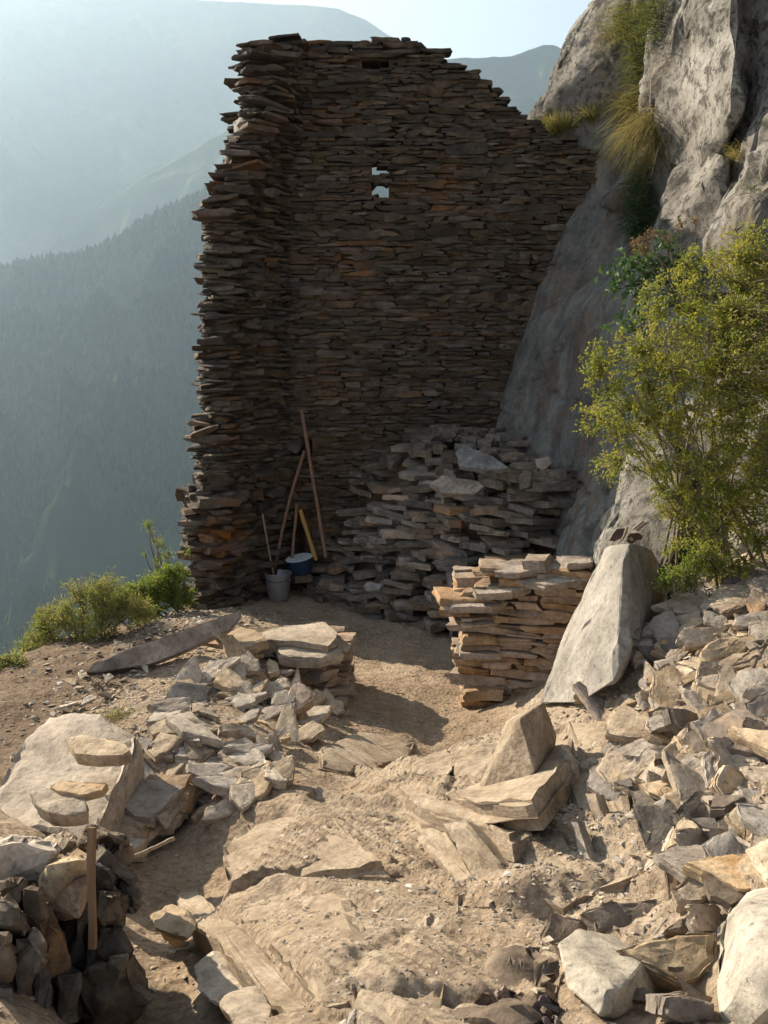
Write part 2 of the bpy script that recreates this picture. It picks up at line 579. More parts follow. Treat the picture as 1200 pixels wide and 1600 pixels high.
def build_ground():
    a1 = np.concatenate([np.arange(-0.64, -0.43, 0.007), np.arange(-0.43, 0.43, 0.0034), np.arange(0.43, 0.62, 0.007)])
    a = np.concatenate([-np.geomspace(0.65, 6, 46)[::-1], a1, np.geomspace(0.63, 3.0, 30)])
    ys = np.concatenate([np.linspace(-3, 1.15, 16), np.exp(np.arange(math.log(1.25), math.log(13.5), 0.0042)), np.geomspace(13.8, 60, 18)])
    A, Y = np.meshgrid(a, ys, indexing='ij')
    X = A * np.maximum(Y, 1.2)
    Z = ground_h(X, Y)
    rock = bedrock_mask(X, Y)
    d, t = polydist(X, Y, STEP_A)
    near = sstep(-0.05, 0.05, -d) * sstep(4.9, 4.3, Y) * sstep(0.9, .2, np.abs(d))
    tint = np.clip(np.maximum(rock * 0.75, near * 0.75) + 0.14, 0, 1)
    me = mesh_data('ground', np.stack([X, Y, Z], -1).reshape(-1, 3), grid_faces(len(a), len(ys)), dirt_mat(), 40, tint.ravel())
    left = sstep(-1.25, -1.9, X + 0.15 * np.sin(Y * 2.3)) * sstep(4.0, 4.8, Y)
    door = np.exp(-(((X - 0.1) / 0.6) ** 2 + ((Y - 6.3) / 0.9) ** 2)) * 0.30
    at = me.attributes.new('soil', 'FLOAT', 'POINT')
    at.data.foreach_set('value', np.clip(np.maximum(left * 0.85, door), 0, 1).ravel().astype(np.float32))
    return tag(obj('ground', me), kind='structure')


build_ground()

# ------------------------------------------------------------------ cliff: x as a function of (y, z), facing the path
CPTS = [(945,235,10.45),(905,330,10.35),(865,430,10.25),(830,520,10.2),(800,620,10.1),(780,690,10.1),
    (900,500,9.5),(940,450,9.2),(960,300,9.9),(870,620,9.5),(855,720,9.35),(895,760,8.75),(885,850,8.2),(930,640,8.7),(925,790,7.95),
    (990,690,7.3),(968,790,7.0),(955,850,6.8),(1040,800,6.4),(1010,880,6.2),
    (935,0,11.2),(900,70,11.2),(870,130,11.2),(848,190,11.0),(960,80,10.7),(960,180,10.6),(980,235,10.2),(900,205,10.8),
    (1000,60,10.5),(1005,160,10.4),(1002,260,10.1),(1005,350,9.7),(990,420,9.2),
    (1055,0,8.9),(1017,110,8.9),(1018,190,8.9),(1045,250,8.8),(1090,100,8.3),(1180,100,7.5),(1120,190,7.9),(1190,10,7.6),
    (1060,255,8.45),(1045,310,8.35),(1020,390,8.2),(1100,300,7.9),(1130,240,7.75),(1080,380,7.8),
    (1118,335,7.2),(1150,285,7.2),(1185,350,6.8),(1185,250,6.9),
    (1100,500,7.0),(1190,500,6.4),(1100,650,6.5),(1190,650,6.0),(1100,800,6.1),(1190,850,5.5),(1050,900,5.9),(1050,600,7.2)]
cp, cv = [], []
for a, b, c in CPTS:
    q = P(a, b, c)
    cp.append((q[1], q[2])); cv.append(q[0])
for y, z, x in [(12.4,6.0,3.4),(12.4,4.2,2.9),(12.2,2.0,2.6),(13.5,5.0,4.5),(4.5,1.2,2.9),(4.0,3.0,3.6),(4.0,6.0,4.0),(6.0,6.5,3.6),(9,8.3,3.3),(11.2,8.3,2.9),(7,8.3,3.6),
                (10.1,0.0,1.25),(9.0,0.0,1.5),(8.0,0.0,1.5),(7.0,0.0,1.7),(6.2,0.0,2.2)]:
    cp.append((y, z)); cv.append(x)
cliff_tps = TPS(cp, cv, 4e-4)


def cliff_x(y, z, fine=True):
    y, z = np.asarray(y, float), np.asarray(z, float)
    x = cliff_tps(y, z)
    q = np.stack([x, y, z], -1)
    smooth = sstep(8.6, 7.9, y) * sstep(4.2, 3.4, z)               # the lower slabs are smoother
    slabf = sstep(7.7, 8.1, y) * sstep(4.4, 3.9, z)
    rough = 1 - 0.75 * slabf
    x = x + fbm(q * 0.55, 4, 40) * 0.10 * rough
    # flat-sided joint blocks of schist, dipping with the slab
    for sc_, amp_, tl, sd_ in ((0.75, 0.10, 0.16, 6), (1.9, 0.035, 0.07, 16)):
        p2 = np.stack([0 * y, y * 1.25 + z * 0.35, z * 0.6 - y * 0.2], -1) * sc_ + (fbm(q * 1.1, 3, 9) * 0.16)[..., None]
        w = worley(p2, sd_)
        h1, h2 = np.modf(w[2] * 17.3)[0] - 0.5, np.modf(w[2] * 91.7)[0] - 0.5
        x = x + rough * ((w[2] - 0.5) * amp_ + (h1 * np.sin(y * 1.7 * sc_ + w[2] * 9) + h2 * np.sin(z * 1.5 * sc_ + w[2] * 5)) * tl * 0.5)
    st = fbm(np.stack([0 * y, (y + z * 0.45) * 2.4, z * 0.5], -1), 4, 48) * 4
    fl = np.floor(st)
    x = x + (fl + sstep(0.6, 1.0, st - fl)) * 0.012 * (rough - 0.25)
    x = x + ridged(q * np.array([2.6, 2.6, 1.5]), 5, 44) * 0.030 * rough + fbm(q * np.array([3, 3, 1.0]), 4, 46) * 0.010
    x = x + fbm(q * 12, 4, 47) * 0.012 * (0.5 + 0.5 * rough)
    # open joints: one set along the dip, one across it
    wob = fbm(q * 1.7, 4, 70) * 0.22
    w = worley(np.stack([0 * y, (y + 0.35 * z) * 1.5 + wob, (z - 0.25 * y) * 0.55 + wob], -1), 71)
    x = x + np.exp(-((w[1] - w[0]) / 0.035) ** 2) * 0.055 - (w[2] - 0.5) * 0.05
    return x


def cliff_mat():
    m, nt, b = new_mat('cliff_schist', 0.92, 0.2)
    tc = N(nt, 'ShaderNodeTexCoord')
    geo = N(nt, 'ShaderNodeNewGeometry')
    at = N(nt, 'ShaderNodeAttribute', attribute_name='slab')
    vec = geo.outputs['Position']
    n1 = noise_node(nt, vec, 1.1, 12, 0.72, dist=0.6)
    c = ramp(nt, n1.outputs[0], [(0.30, (0.12, 0.108, 0.09)), (0.44, (0.22, 0.20, 0.17)), (0.55, (0.32, 0.295, 0.255)), (0.68, (0.50, 0.475, 0.425)), (0.8, (0.60, 0.575, 0.52))]).outputs[0]
    ns = noise_node(nt, vec, 0.9, 7, 0.65, stretch=(1.6, 1.6, 0.4))
    c = mixc(nt, ramp(nt, ns.outputs[0], [(0.50, (0,) * 3), (0.68, (0.6,) * 3)]).outputs[0], c, (0.27, 0.195, 0.12))
    # the smooth slab beside the tower: blue-grey, streaked down its dip, shade painted in
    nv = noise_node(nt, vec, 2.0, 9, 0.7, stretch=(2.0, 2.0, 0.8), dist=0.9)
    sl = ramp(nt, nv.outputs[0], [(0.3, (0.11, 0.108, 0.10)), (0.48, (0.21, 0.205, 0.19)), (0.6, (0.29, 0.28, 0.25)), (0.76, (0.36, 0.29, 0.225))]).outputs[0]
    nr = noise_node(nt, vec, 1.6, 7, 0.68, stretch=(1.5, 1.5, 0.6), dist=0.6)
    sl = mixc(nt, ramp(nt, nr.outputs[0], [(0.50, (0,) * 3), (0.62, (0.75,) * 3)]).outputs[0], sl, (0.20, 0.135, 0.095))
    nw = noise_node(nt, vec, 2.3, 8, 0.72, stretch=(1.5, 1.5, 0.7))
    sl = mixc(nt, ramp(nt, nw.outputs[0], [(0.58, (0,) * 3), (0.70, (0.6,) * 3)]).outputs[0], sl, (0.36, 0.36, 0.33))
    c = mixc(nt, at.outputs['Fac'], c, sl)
    for sc_, lo, hi, k, col in ((5.0, 0.50, 0.57, 0.85, (0.065, 0.058, 0.048)), (15.0, 0.53, 0.59, 0.85, (0.05, 0.045, 0.038)), (4.2, 0.60, 0.68, 0.75, (0.62, 0.60, 0.55)), (11.0, 0.64, 0.70, 0.6, (0.33, 0.22, 0.09))):
        nd = noise_node(nt, vec, sc_, 10, 0.78, dist=0.3)
        f = ramp(nt, nd.outputs[0], [(lo, (0,) * 3), (hi, (k,) * 3)]).outputs[0]
        c = mixc(nt, math_node(nt, 'MULTIPLY', f, math_node(nt, 'SUBTRACT', 1.0, math_node(nt, 'MULTIPLY', at.outputs['Fac'], 0.6))), c, col)
    nt.links.new(c, b.inputs['Base Color'])
    nf = noise_node(nt, vec, 38, 9, 0.78)
    nm = noise_node(nt, vec, 8, 12, 0.74, dist=0.4)
    vo = N(nt, 'ShaderNodeTexVoronoi', feature='DISTANCE_TO_EDGE')
    vo.inputs['Scale'].default_value = 1.7
    nt.links.new(mixc(nt, 0.25, vec, noise_node(nt, vec, 2.5, 6, 0.7).outputs[1]), vo.inputs['Vector'])
    ck = ramp(nt, vo.outputs['Distance'], [(0.0, (0,) * 3), (0.025, (1,) * 3)]).outputs[0]
    bump(nt, b, [(ck, 0.35, 0.03), (nm.outputs[0], 0.85, 0.09), (nf.outputs[0], 0.8, 0.016)])
    return m


M_CLIFF = cliff_mat()


def build_cliff():
    ys = np.concatenate([np.linspace(2.6, 5.1, 40), np.arange(5.12, 11.8, 0.024), np.linspace(11.85, 15, 30)])
    zs = np.concatenate([np.arange(-0.6, 6.9, 0.026), np.linspace(6.95, 9.0, 24)])
    Yg, Zg = np.meshgrid(ys, zs, indexing='ij')
    X = cliff_x(Yg, Zg)
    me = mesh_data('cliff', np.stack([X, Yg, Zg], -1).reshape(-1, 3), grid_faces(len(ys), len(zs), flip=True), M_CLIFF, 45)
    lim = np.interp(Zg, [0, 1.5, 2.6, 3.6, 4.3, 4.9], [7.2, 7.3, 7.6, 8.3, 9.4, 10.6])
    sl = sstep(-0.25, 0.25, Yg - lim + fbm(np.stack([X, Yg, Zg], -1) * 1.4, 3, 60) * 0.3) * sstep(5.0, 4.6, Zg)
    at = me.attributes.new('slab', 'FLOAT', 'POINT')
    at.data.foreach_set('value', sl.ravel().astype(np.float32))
    return tag(obj('cliff', me), kind='structure')


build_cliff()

CLIFF_ROCKS = True
# ------------------------------------------------------------------ far mountains
def hill_mat(name, c1, c2, c3, scale):
    m, nt, b = new_mat(name, 1.0, 0.0)
    tc = N(nt, 'ShaderNodeTexCoord')
    n = noise_node(nt, tc.outputs['Object'], scale, 8, 0.65)
    nt.links.new(ramp(nt, n.outputs[0], [(0.35, c1), (0.52, c2), (0.68, c3)]).outputs[0], b.inputs['Base Color'])
    return m


def make_hill(name, crest, R, r0, z0, mat, amp, pw=1.1, gully=3.0, seed=1, nt_=140):
    px = np.array([c[0] for c in crest]); py = np.array([c[1] for c in crest])
    dirs = np.array([ray(a, b) for a, b in zip(px, py)])
    az = np.arctan2(dirs[:, 0], dirs[:, 1])
    el = dirs[:, 2] / np.hypot(dirs[:, 0], dirs[:, 1])
    th = np.linspace(az[0], az[-1], 260)
    tc_ = np.interp(th, az, el)
    t = np.concatenate([np.linspace(0, 1, nt_), np.linspace(1.02, 1.5, 12)])
    TH, T = np.meshgrid(th, t, indexing='ij')
    EL = np.repeat(tc_[:, None], len(t), 1)
    r = r0 + (R - r0) * T
    zc = CAMZ + EL * R
    z = z0 + (zc - z0) * np.minimum(T, 1) ** pw - np.maximum(0, T - 1) * (R - r0) * 0.7
    X, Y = r * np.sin(TH), r * np.cos(TH)
    q = np.stack([X, Y, 0 * X], -1) / R
    n = (ridged(q * gully * 2, 5, seed) - 1.0) * amp * np.clip((1 - np.abs(T - 0.5) * 2) * 2.5, 0.06, 1)
    z = z + n
    me = mesh_data(name, np.stack([X, Y, z], -1).reshape(-1, 3), grid_faces(len(th), len(t), flip=True), mat, 180)
    o = tag(obj(name, me), kind='structure')
    return o, (th, tc_, X, Y, z, TH, T)


M_FAR = hill_mat('far_meadow_slopes', (0.035, 0.05, 0.03), (0.09, 0.10, 0.055), (0.20, 0.19, 0.11), 0.0022)
M_MID = hill_mat('wooded_spur', (0.025, 0.04, 0.025), (0.05, 0.07, 0.035), (0.13, 0.13, 0.07), 0.005)
M_NEAR = hill_mat('forest_floor', (0.016, 0.027, 0.017), (0.024, 0.037, 0.022), (0.04, 0.05, 0.028), 0.01)
make_hill('far_ridge', [(-500,-120),(-300,-80),(0,-45),(200,-25),(340,-4),(410,0),(470,4),(530,15),(570,30),(600,50),(700,105),(900,180),(1200,260)], 4300, 3000, -150, M_FAR, 170, 1.0, 4.0, 5)
make_hill('wooded_spur', [(-500,520),(-200,470),(0,415),(60,395),(110,360),(160,318),(230,272),(330,215),(450,160),(600,130),(900,160)], 2450, 1750, -260, M_MID, 70, 1.0, 5.0, 9)
make_hill('blue_hill', [(400,200),(560,135),(640,112),(700,90),(730,86),(770,86),(800,83),(825,74),(850,70),(870,73),(895,82),(950,110),(1100,200),(1300,300)], 2600, 1900, -300, M_MID, 75, 0.9, 5.0, 12)
HILL, HD = make_hill('forest_hill', [(-700,520),(-300,450),(0,418),(60,408),(130,398),(180,372),(240,338),(310,303),(420,255),(600,205),(900,230)], 1650, 520, -400, M_NEAR, 70, 0.92, 4.0, 21)


def conifers():
    th, tc_, X, Y, Z, TH, T = HD
    rng = np.random.default_rng(3)
    az0, az1 = math.atan((-160 - 600) / F), math.atan((430 - 600) / F)
    n = 34000
    a = rng.uniform(az0, az1, n)
    t = rng.uniform(0.0, 1.0, n) ** 0.9
    i, j = (a - th[0]) / (th[1] - th[0]), t * 139
    i0, j0 = i.astype(int), np.minimum(j.astype(int), 138)
    fi, fj = i - i0, j - j0
    q = np.stack([(1 - fi) * (1 - fj) * A[i0, j0] + fi * (1 - fj) * A[i0 + 1, j0] + (1 - fi) * fj * A[i0, j0 + 1] + fi * fj * A[i0 + 1, j0 + 1] for A in (X, Y, Z)], -1)
    dens = fbm(q * np.array([1 / 150, 1 / 150, 0]) + 3, 4, 8)
    ok = (dens > -0.45 + 0.5 * rng.random(n) ** 3)
    q, dens = q[ok], dens[ok]
    n = len(q)
    h = rng.uniform(6, 12, n) * (1.0 + 0.35 * np.clip(dens, -0.5, 1)) * rng.choice([0.7, 1.0, 1.25], n)
    w = h * rng.uniform(0.20, 0.34, n)
    rot = rng.uniform(0, 6, n)
    V = np.zeros((n, 16, 3))
    k = 0
    for (rr, zz) in ((1.0, 0.06), (0.62, 0.45), (0.86, 0.36)):
        for s in range(5):
            rad = w * rr * rng.uniform(0.7, 1.3, n)
            V[:, k] = np.stack([rad * np.cos(rot + s * 1.2566), rad * np.sin(rot + s * 1.2566), zz * h * rng.uniform(0.9, 1.1, n)], -1)
            k += 1
    V[:, 15, 2] = h
    V[:, 15, :2] = rng.normal(0, 0.3, (n, 2))
    V += q[:, None, :] - np.array([0, 0, 1.0])
    Fq = [(s, (s + 1) % 5, 5 + (s + 1) % 5, 5 + s) for s in range(5)]
    Ft = [(10 + s, 10 + (s + 1) % 5, 15) for s in range(5)]
    base = np.arange(n)[:, None, None] * 16
    FF = (base + np.array(Fq)[None]).reshape(-1, 4).tolist() + (base + np.array(Ft)[None]).reshape(-1, 3).tolist()
    tone = np.clip(0.5 + 0.35 * fbm(q * np.array([1 / 60, 1 / 60, 0]), 3, 4) + rng.normal(0, 0.22, n), 0, 1)
    m = leaf_mat('conifer_needles', (0.016, 0.030, 0.018), (0.030, 0.048, 0.024), (0.052, 0.068, 0.030), 0.05)
    pb = m.node_tree.nodes['Principled BSDF']; pb.inputs['Roughness'].default_value = 1.0; pb.inputs['Specular IOR Level'].default_value = 0.0
    me = mesh_data('conifer_forest', V.reshape(-1, 3), FF, m, None, np.repeat(tone, 16))
    tag(obj('conifer_forest', me), 'hazy conifer forest covering the steep slope across the valley', 'forest', kind='stuff')


conifers()

# ------------------------------------------------------------------ stone materials
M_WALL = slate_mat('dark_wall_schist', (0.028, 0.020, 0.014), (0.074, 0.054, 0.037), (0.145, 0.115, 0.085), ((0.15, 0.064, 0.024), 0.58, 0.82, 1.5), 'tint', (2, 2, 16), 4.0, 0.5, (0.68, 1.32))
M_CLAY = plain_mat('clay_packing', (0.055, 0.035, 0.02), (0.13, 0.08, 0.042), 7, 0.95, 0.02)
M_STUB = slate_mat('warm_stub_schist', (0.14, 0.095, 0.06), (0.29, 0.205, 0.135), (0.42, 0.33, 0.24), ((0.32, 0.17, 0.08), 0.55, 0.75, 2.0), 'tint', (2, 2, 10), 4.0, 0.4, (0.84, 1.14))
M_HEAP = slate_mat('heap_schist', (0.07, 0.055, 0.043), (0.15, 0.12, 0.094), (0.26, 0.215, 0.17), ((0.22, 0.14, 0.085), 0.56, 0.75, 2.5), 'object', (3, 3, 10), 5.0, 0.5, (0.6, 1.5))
M_SLAB = slate_mat('dusty_slab_schist', (0.20, 0.148, 0.10), (0.365, 0.288, 0.205), (0.485, 0.405, 0.305), ((0.34, 0.22, 0.125), 0.58, 0.74, 2.0), 'object', (2.5, 2.5, 10), 6.0, 0.6, (0.75, 1.22))
M_GREYROCK = slate_mat('grey_bedrock', (0.12, 0.108, 0.09), (0.23, 0.207, 0.175), (0.335, 0.305, 0.26), ((0.26, 0.19, 0.12), 0.58, 0.76, 1.8), 'object', (2, 2, 2), 3.0, 0.6, (1.0, 1.0))
M_NEAR_STONE = slate_mat('shade_darkened_schist', (0.045, 0.035, 0.026), (0.105, 0.083, 0.062), (0.19, 0.155, 0.118), ((0.20, 0.125, 0.07), 0.56, 0.75, 2.5), 'object', (3, 3, 6), 6.0, 0.5, (0.7, 1.3))  # albedo lowered to paint in the deep shade on the near wall
M_PALE = slate_mat('pale_rock', (0.21, 0.188, 0.155), (0.36, 0.325, 0.272), (0.48, 0.44, 0.375), ((0.40, 0.31, 0.21), 0.60, 0.75, 2.5), 'object', (3, 3, 6), 5.0, 0.6, (0.9, 1.1))
M_DUSTY = slate_mat('dust_covered_rock', (0.22, 0.168, 0.118), (0.335, 0.265, 0.19), (0.41, 0.335, 0.25), None, 'object', (3, 3, 10), 4.0, 0.3, (0.9, 1.1))
M_PURPLE = slate_mat('purple_shale', (0.10, 0.072, 0.066), (0.20, 0.15, 0.135), (0.30, 0.24, 0.21), None, 'object', (3, 3, 10), 6.0, 0.2, (0.7, 1.3))
M_RUST = slate_mat('rusty_schist', (0.22, 0.12, 0.06), (0.36, 0.21, 0.11), (0.42, 0.29, 0.18), None, 'object', (3, 3, 10), 5.0, 0.3, (0.8, 1.2))


# ------------------------------------------------------------------ masonry: many stones in one mesh
def box_template(nx, ny, nz):
    idx, V, Fc = {}, [], []
    def vid(i, j, k):
        if (i, j, k) not in idx:
            idx[(i, j, k)] = len(V)
            V.append((i / nx - 0.5, j / ny - 0.5, k / nz - 0.5))
        return idx[(i, j, k)]
    for i in range(nx):
        for j in range(ny):
            Fc.append([vid(i, j, 0), vid(i, j + 1, 0), vid(i + 1, j + 1, 0), vid(i + 1, j, 0)])
            Fc.append([vid(i, j, nz), vid(i + 1, j, nz), vid(i + 1, j + 1, nz), vid(i, j + 1, nz)])
    for i in range(nx):
        for k in range(nz):
            Fc.append([vid(i, 0, k), vid(i + 1, 0, k), vid(i + 1, 0, k + 1), vid(i, 0, k + 1)])
            Fc.append([vid(i, ny, k), vid(i, ny, k + 1), vid(i + 1, ny, k + 1), vid(i + 1, ny, k)])
    for j in range(ny):
        for k in range(nz):
            Fc.append([vid(0, j, k), vid(0, j, k + 1), vid(0, j + 1, k + 1), vid(0, j + 1, k)])
            Fc.append([vid(nx, j, k), vid(nx, j + 1, k), vid(nx, j + 1, k + 1), vid(nx, j, k + 1)])
    return np.array(V), np.array(Fc)


class Masonry:
    def __init__(self, seed): self.rng = np.random.default_rng(seed); self.s = []
    def stone(self, c, yaw, L, D, H, roll=0.0, pitch=0.0, tint=None):
        self.s.append((c[0], c[1], c[2], yaw, L, D, H, roll, pitch, self.rng.random() if tint is None else tint))
    def course(self, path, z, H, Lr=(0.14, 0.5), Dr=(0.22, 0.34), prot=0.02, big=0.06, skip=None, wob=0.012, tilt=0.03, endjit=0.06):
        rng = self.rng
        path = np.asarray(path, float)
        seg = np.linalg.norm(np.diff(path, axis=0), axis=1)
        cum = np.concatenate([[0], np.cumsum(seg)])
        s, end = -rng.uniform(0, endjit), cum[-1] + rng.uniform(0, endjit)
        while s < end - 0.03:
            L = rng.uniform(*Lr) if rng.random() < 0.7 else rng.uniform(Lr[0], Lr[0] * 1.6)
            L = min(L, max(0.07, end - s))
            m = np.clip(s + L / 2, 0, cum[-1] - 1e-6)
            k = int(np.searchsorted(cum, m, side='right') - 1)
            k = min(k, len(seg) - 1)
            t = (m - cum[k]) / seg[k]
            if L > seg[k] * 1.2: L = max(0.1, seg[k] * 1.1)
            p = path[k] + (path[k + 1] - path[k]) * t
            p = p + (path[k + 1] - path[k]) / seg[k] * ((s + L / 2) - m)
            tx, ty = (path[k + 1] - path[k]) / seg[k]
            nx, ny = ty, -tx
            D = rng.uniform(*Dr)
            pr = rng.normal(0, prot) + (rng.uniform(0.02, big) if rng.random() < 0.07 else 0)
            off = pr - D / 2
            c = (p[0] + nx * off, p[1] + ny * off, z + H / 2 + rng.normal(0, wob * 0.5))
            s += L + rng.uniform(-0.01, 0.008)
            if skip is not None and skip(c, L, H): continue
            h = H * rng.uniform(0.88, 1.10)
            if rng.random() < 0.16 and H > 0.05:                   # two thin stones in one course
                h1 = h * rng.uniform(0.35, 0.6)
                self.stone((c[0], c[1], z + h1 / 2), math.atan2(ty, tx) + rng.normal(0, tilt), L, D, h1 * 0.95, rng.normal(0, tilt), rng.normal(0, tilt * 0.7))
                self.stone((c[0] + nx * 0.01, c[1] + ny * 0.01, z + h1 + (h - h1) / 2), math.atan2(ty, tx) + rng.normal(0, tilt), L * rng.uniform(.7, 1), D, (h - h1) * 0.95, rng.normal(0, tilt), rng.normal(0, tilt * 0.7))
            else:
                self.stone(c, math.atan2(ty, tx) + rng.normal(0, tilt), L, D, h, rng.normal(0, tilt), rng.normal(0, tilt * 0.7))
    def build(self, name, mat, parent=None, tmpl=(9, 3, 4), amp=0.13, freq=9.0, lens_k=1.0):
        T, Fc = box_template(*tmpl)
        S = np.array(self.s)
        n, m = len(S), len(T)
        dims = S[:, 4:7]
        V = T[None] * dims[:, None, :]
        rng = self.rng
        # broken ends and chipped corners
        r3 = np.abs(T) * 2
        corner = np.clip((np.sort(r3, -1)[:, 1] - 0.55) / 0.45, 0, 1)        # 0 mid-face .. 1 edges
        chip = rng.uniform(0.02, 0.16, (n, 1, 1))
        V = V * (1 - corner[None, :, None] * chip * np.array([0.25, 0.35, 0.9]))
        lens = lens_k * rng.uniform(0.05, 0.55, (n, 1)); ex = rng.normal(0, 0.25, (n, 1))
        V[:, :, 2] *= 1 - lens * np.clip(np.abs(T[None, :, 0] * 2 + ex), 0, 1.2) ** 3
        sh = rng.normal(0, 0.35, (n, 4, 1))
        V[:, :, 0] += T[None, :, 1] * dims[:, None, 1] * sh[:, 0] * 0.5 + T[None, :, 2] * dims[:, None, 2] * sh[:, 1] * 1.6
        V[:, :, 2] += T[None, :, 0] * dims[:, None, 2] * sh[:, 2] * 0.35
        off = rng.uniform(0, 200, (n, 1, 3))
        q = V * np.array([freq, freq, freq * 2.2]) + off
        nz = np.stack([vnoise(q, 1) + 0.5 * vnoise(q * 2.3, 4), vnoise(q, 2) + 0.5 * vnoise(q * 2.3, 5), vnoise(q, 3)], -1)
        V = V + nz * dims[:, None, :] * amp * np.array([0.5, 0.6, 1.5])
        cy, sy = np.cos(S[:, 3])[:, None], np.sin(S[:, 3])[:, None]
        cr, sr = np.cos(S[:, 7])[:, None], np.sin(S[:, 7])[:, None]
        cpt, spt = np.cos(S[:, 8])[:, None], np.sin(S[:, 8])[:, None]
        x, y, z = V[..., 0], V[..., 1], V[..., 2]
        y, z = y * cr - z * sr, y * sr + z * cr
        x, z = x * cpt - z * spt, x * spt + z * cpt
        x, y = x * cy - y * sy, x * sy + y * cy
        W = np.stack([x + S[:, 0:1], y + S[:, 1:2], z + S[:, 2:3]], -1).reshape(-1, 3)
        FF = (Fc[None] + (np.arange(n) * m)[:, None, None]).reshape(-1, 4)
        me = mesh_data(name, W, FF, mat, 38, np.repeat(S[:, 9], m))
        return obj(name, me, parent)


# ------------------------------------------------------------------ the ruined tower
WY = 10.5
_top = [(380,100),(400,72),(465,61),(480,57),(497,64),(600,57),(655,58),(665,66),(690,80),(712,97),(742,108),(775,125),(786,140),(797,160),(835,185),(858,205),(885,213),(935,232),(950,242)]
TOPX = np.array([P(a, b, WY)[0] for a, b in _top]); TOPZ = np.array([P(a, b, WY)[2] for a, b in _top])
_lft = [(400,70),(384,98),(388,125),(392,165),(384,200),(352,230),(345,270),(338,290),(326,318),(316,350),(318,380),(312,430),(317,470),(308,495),(317,525),(311,560),(310,600),(316,640),(302,672),(309,695),(300,760),(284,782),(284,830),(292,880),(290,945)]
LZ = np.array([P(a, b, 9.85)[2] for a, b in _lft])[::-1]; LX = np.array([P(a, b, 9.85)[0] for a, b in _lft])[::-1]
_rgt = [(950,235),(905,330),(865,430),(830,520),(800,620),(780,690),(770,760),(760,900)]
RZ = np.array([P(a, b, WY)[2] for a, b in _rgt])[::-1]; RX = np.array([P(a, b, WY)[0] for a, b in _rgt])[::-1]
_pt = [(375,104),(398,98),(402,76),(430,72),(470,62)]
PTX = np.array([P(a, b, 9.85)[0] for a, b in _pt]); PTZ = np.array([P(a, b, 9.9)[2] for a, b in _pt])
def top_z(x): return np.interp(x, TOPX, TOPZ)
def left_x(z): return float(np.interp(z, LZ, LX))
def right_x(z): return float(np.interp(z, RZ, RX))


HOLES = []      # (x0, x1, z0, z1) openings right through, then blind recesses
for (a0, a1, b0, b1) in [(584,604,287,307), (593,602,260,270)]:
    q0, q1 = P(a0, b1, WY), P(a1, b0, WY)
    HOLES.append((q0[0], q1[0], q0[2], q1[2]))
BLIND = []
for (a0, a1, b0, b1) in [(577,607,92,106), (430,470,792,880), (442,478,688,712)]:
    q0, q1 = P(a0, b1, WY), P(a1, b0, WY)
    BLIND.append((q0[0], q1[0], q0[2], q1[2]))


def skip_tower(c, L, H):
    x, y, z = c
    if y > 10.2 and x > -1.1:
        if z + H / 2 > top_z(x) + 0.015 * math.sin(x * 37): return True
        for (x0, x1, z0, z1) in HOLES + BLIND:
            if x + L / 2 > x0 and x - L / 2 < x1 and z + H / 2 > z0 and z - H / 2 < z1: return True
    elif z + H / 2 > np.interp(x, PTX, PTZ): return True
    return False


def pier_path(z):
    xl = left_x(z)
    low = float(sstep(1.3, 0.5, z))
    xm = min(max(xl + 0.30, -1.55), -1.12)
    return [(xl + 0.10, 10.95), (xl + 0.0, 10.0), (xl + 0.10, 9.82 - 0.2 * low), (xl + 0.34, 9.80 - 0.25 * low), (min(-1.16, max(xm + 0.1, -1.4)), 10.0 - 0.2 * low), (-1.04, 10.36), (-0.97, WY)]


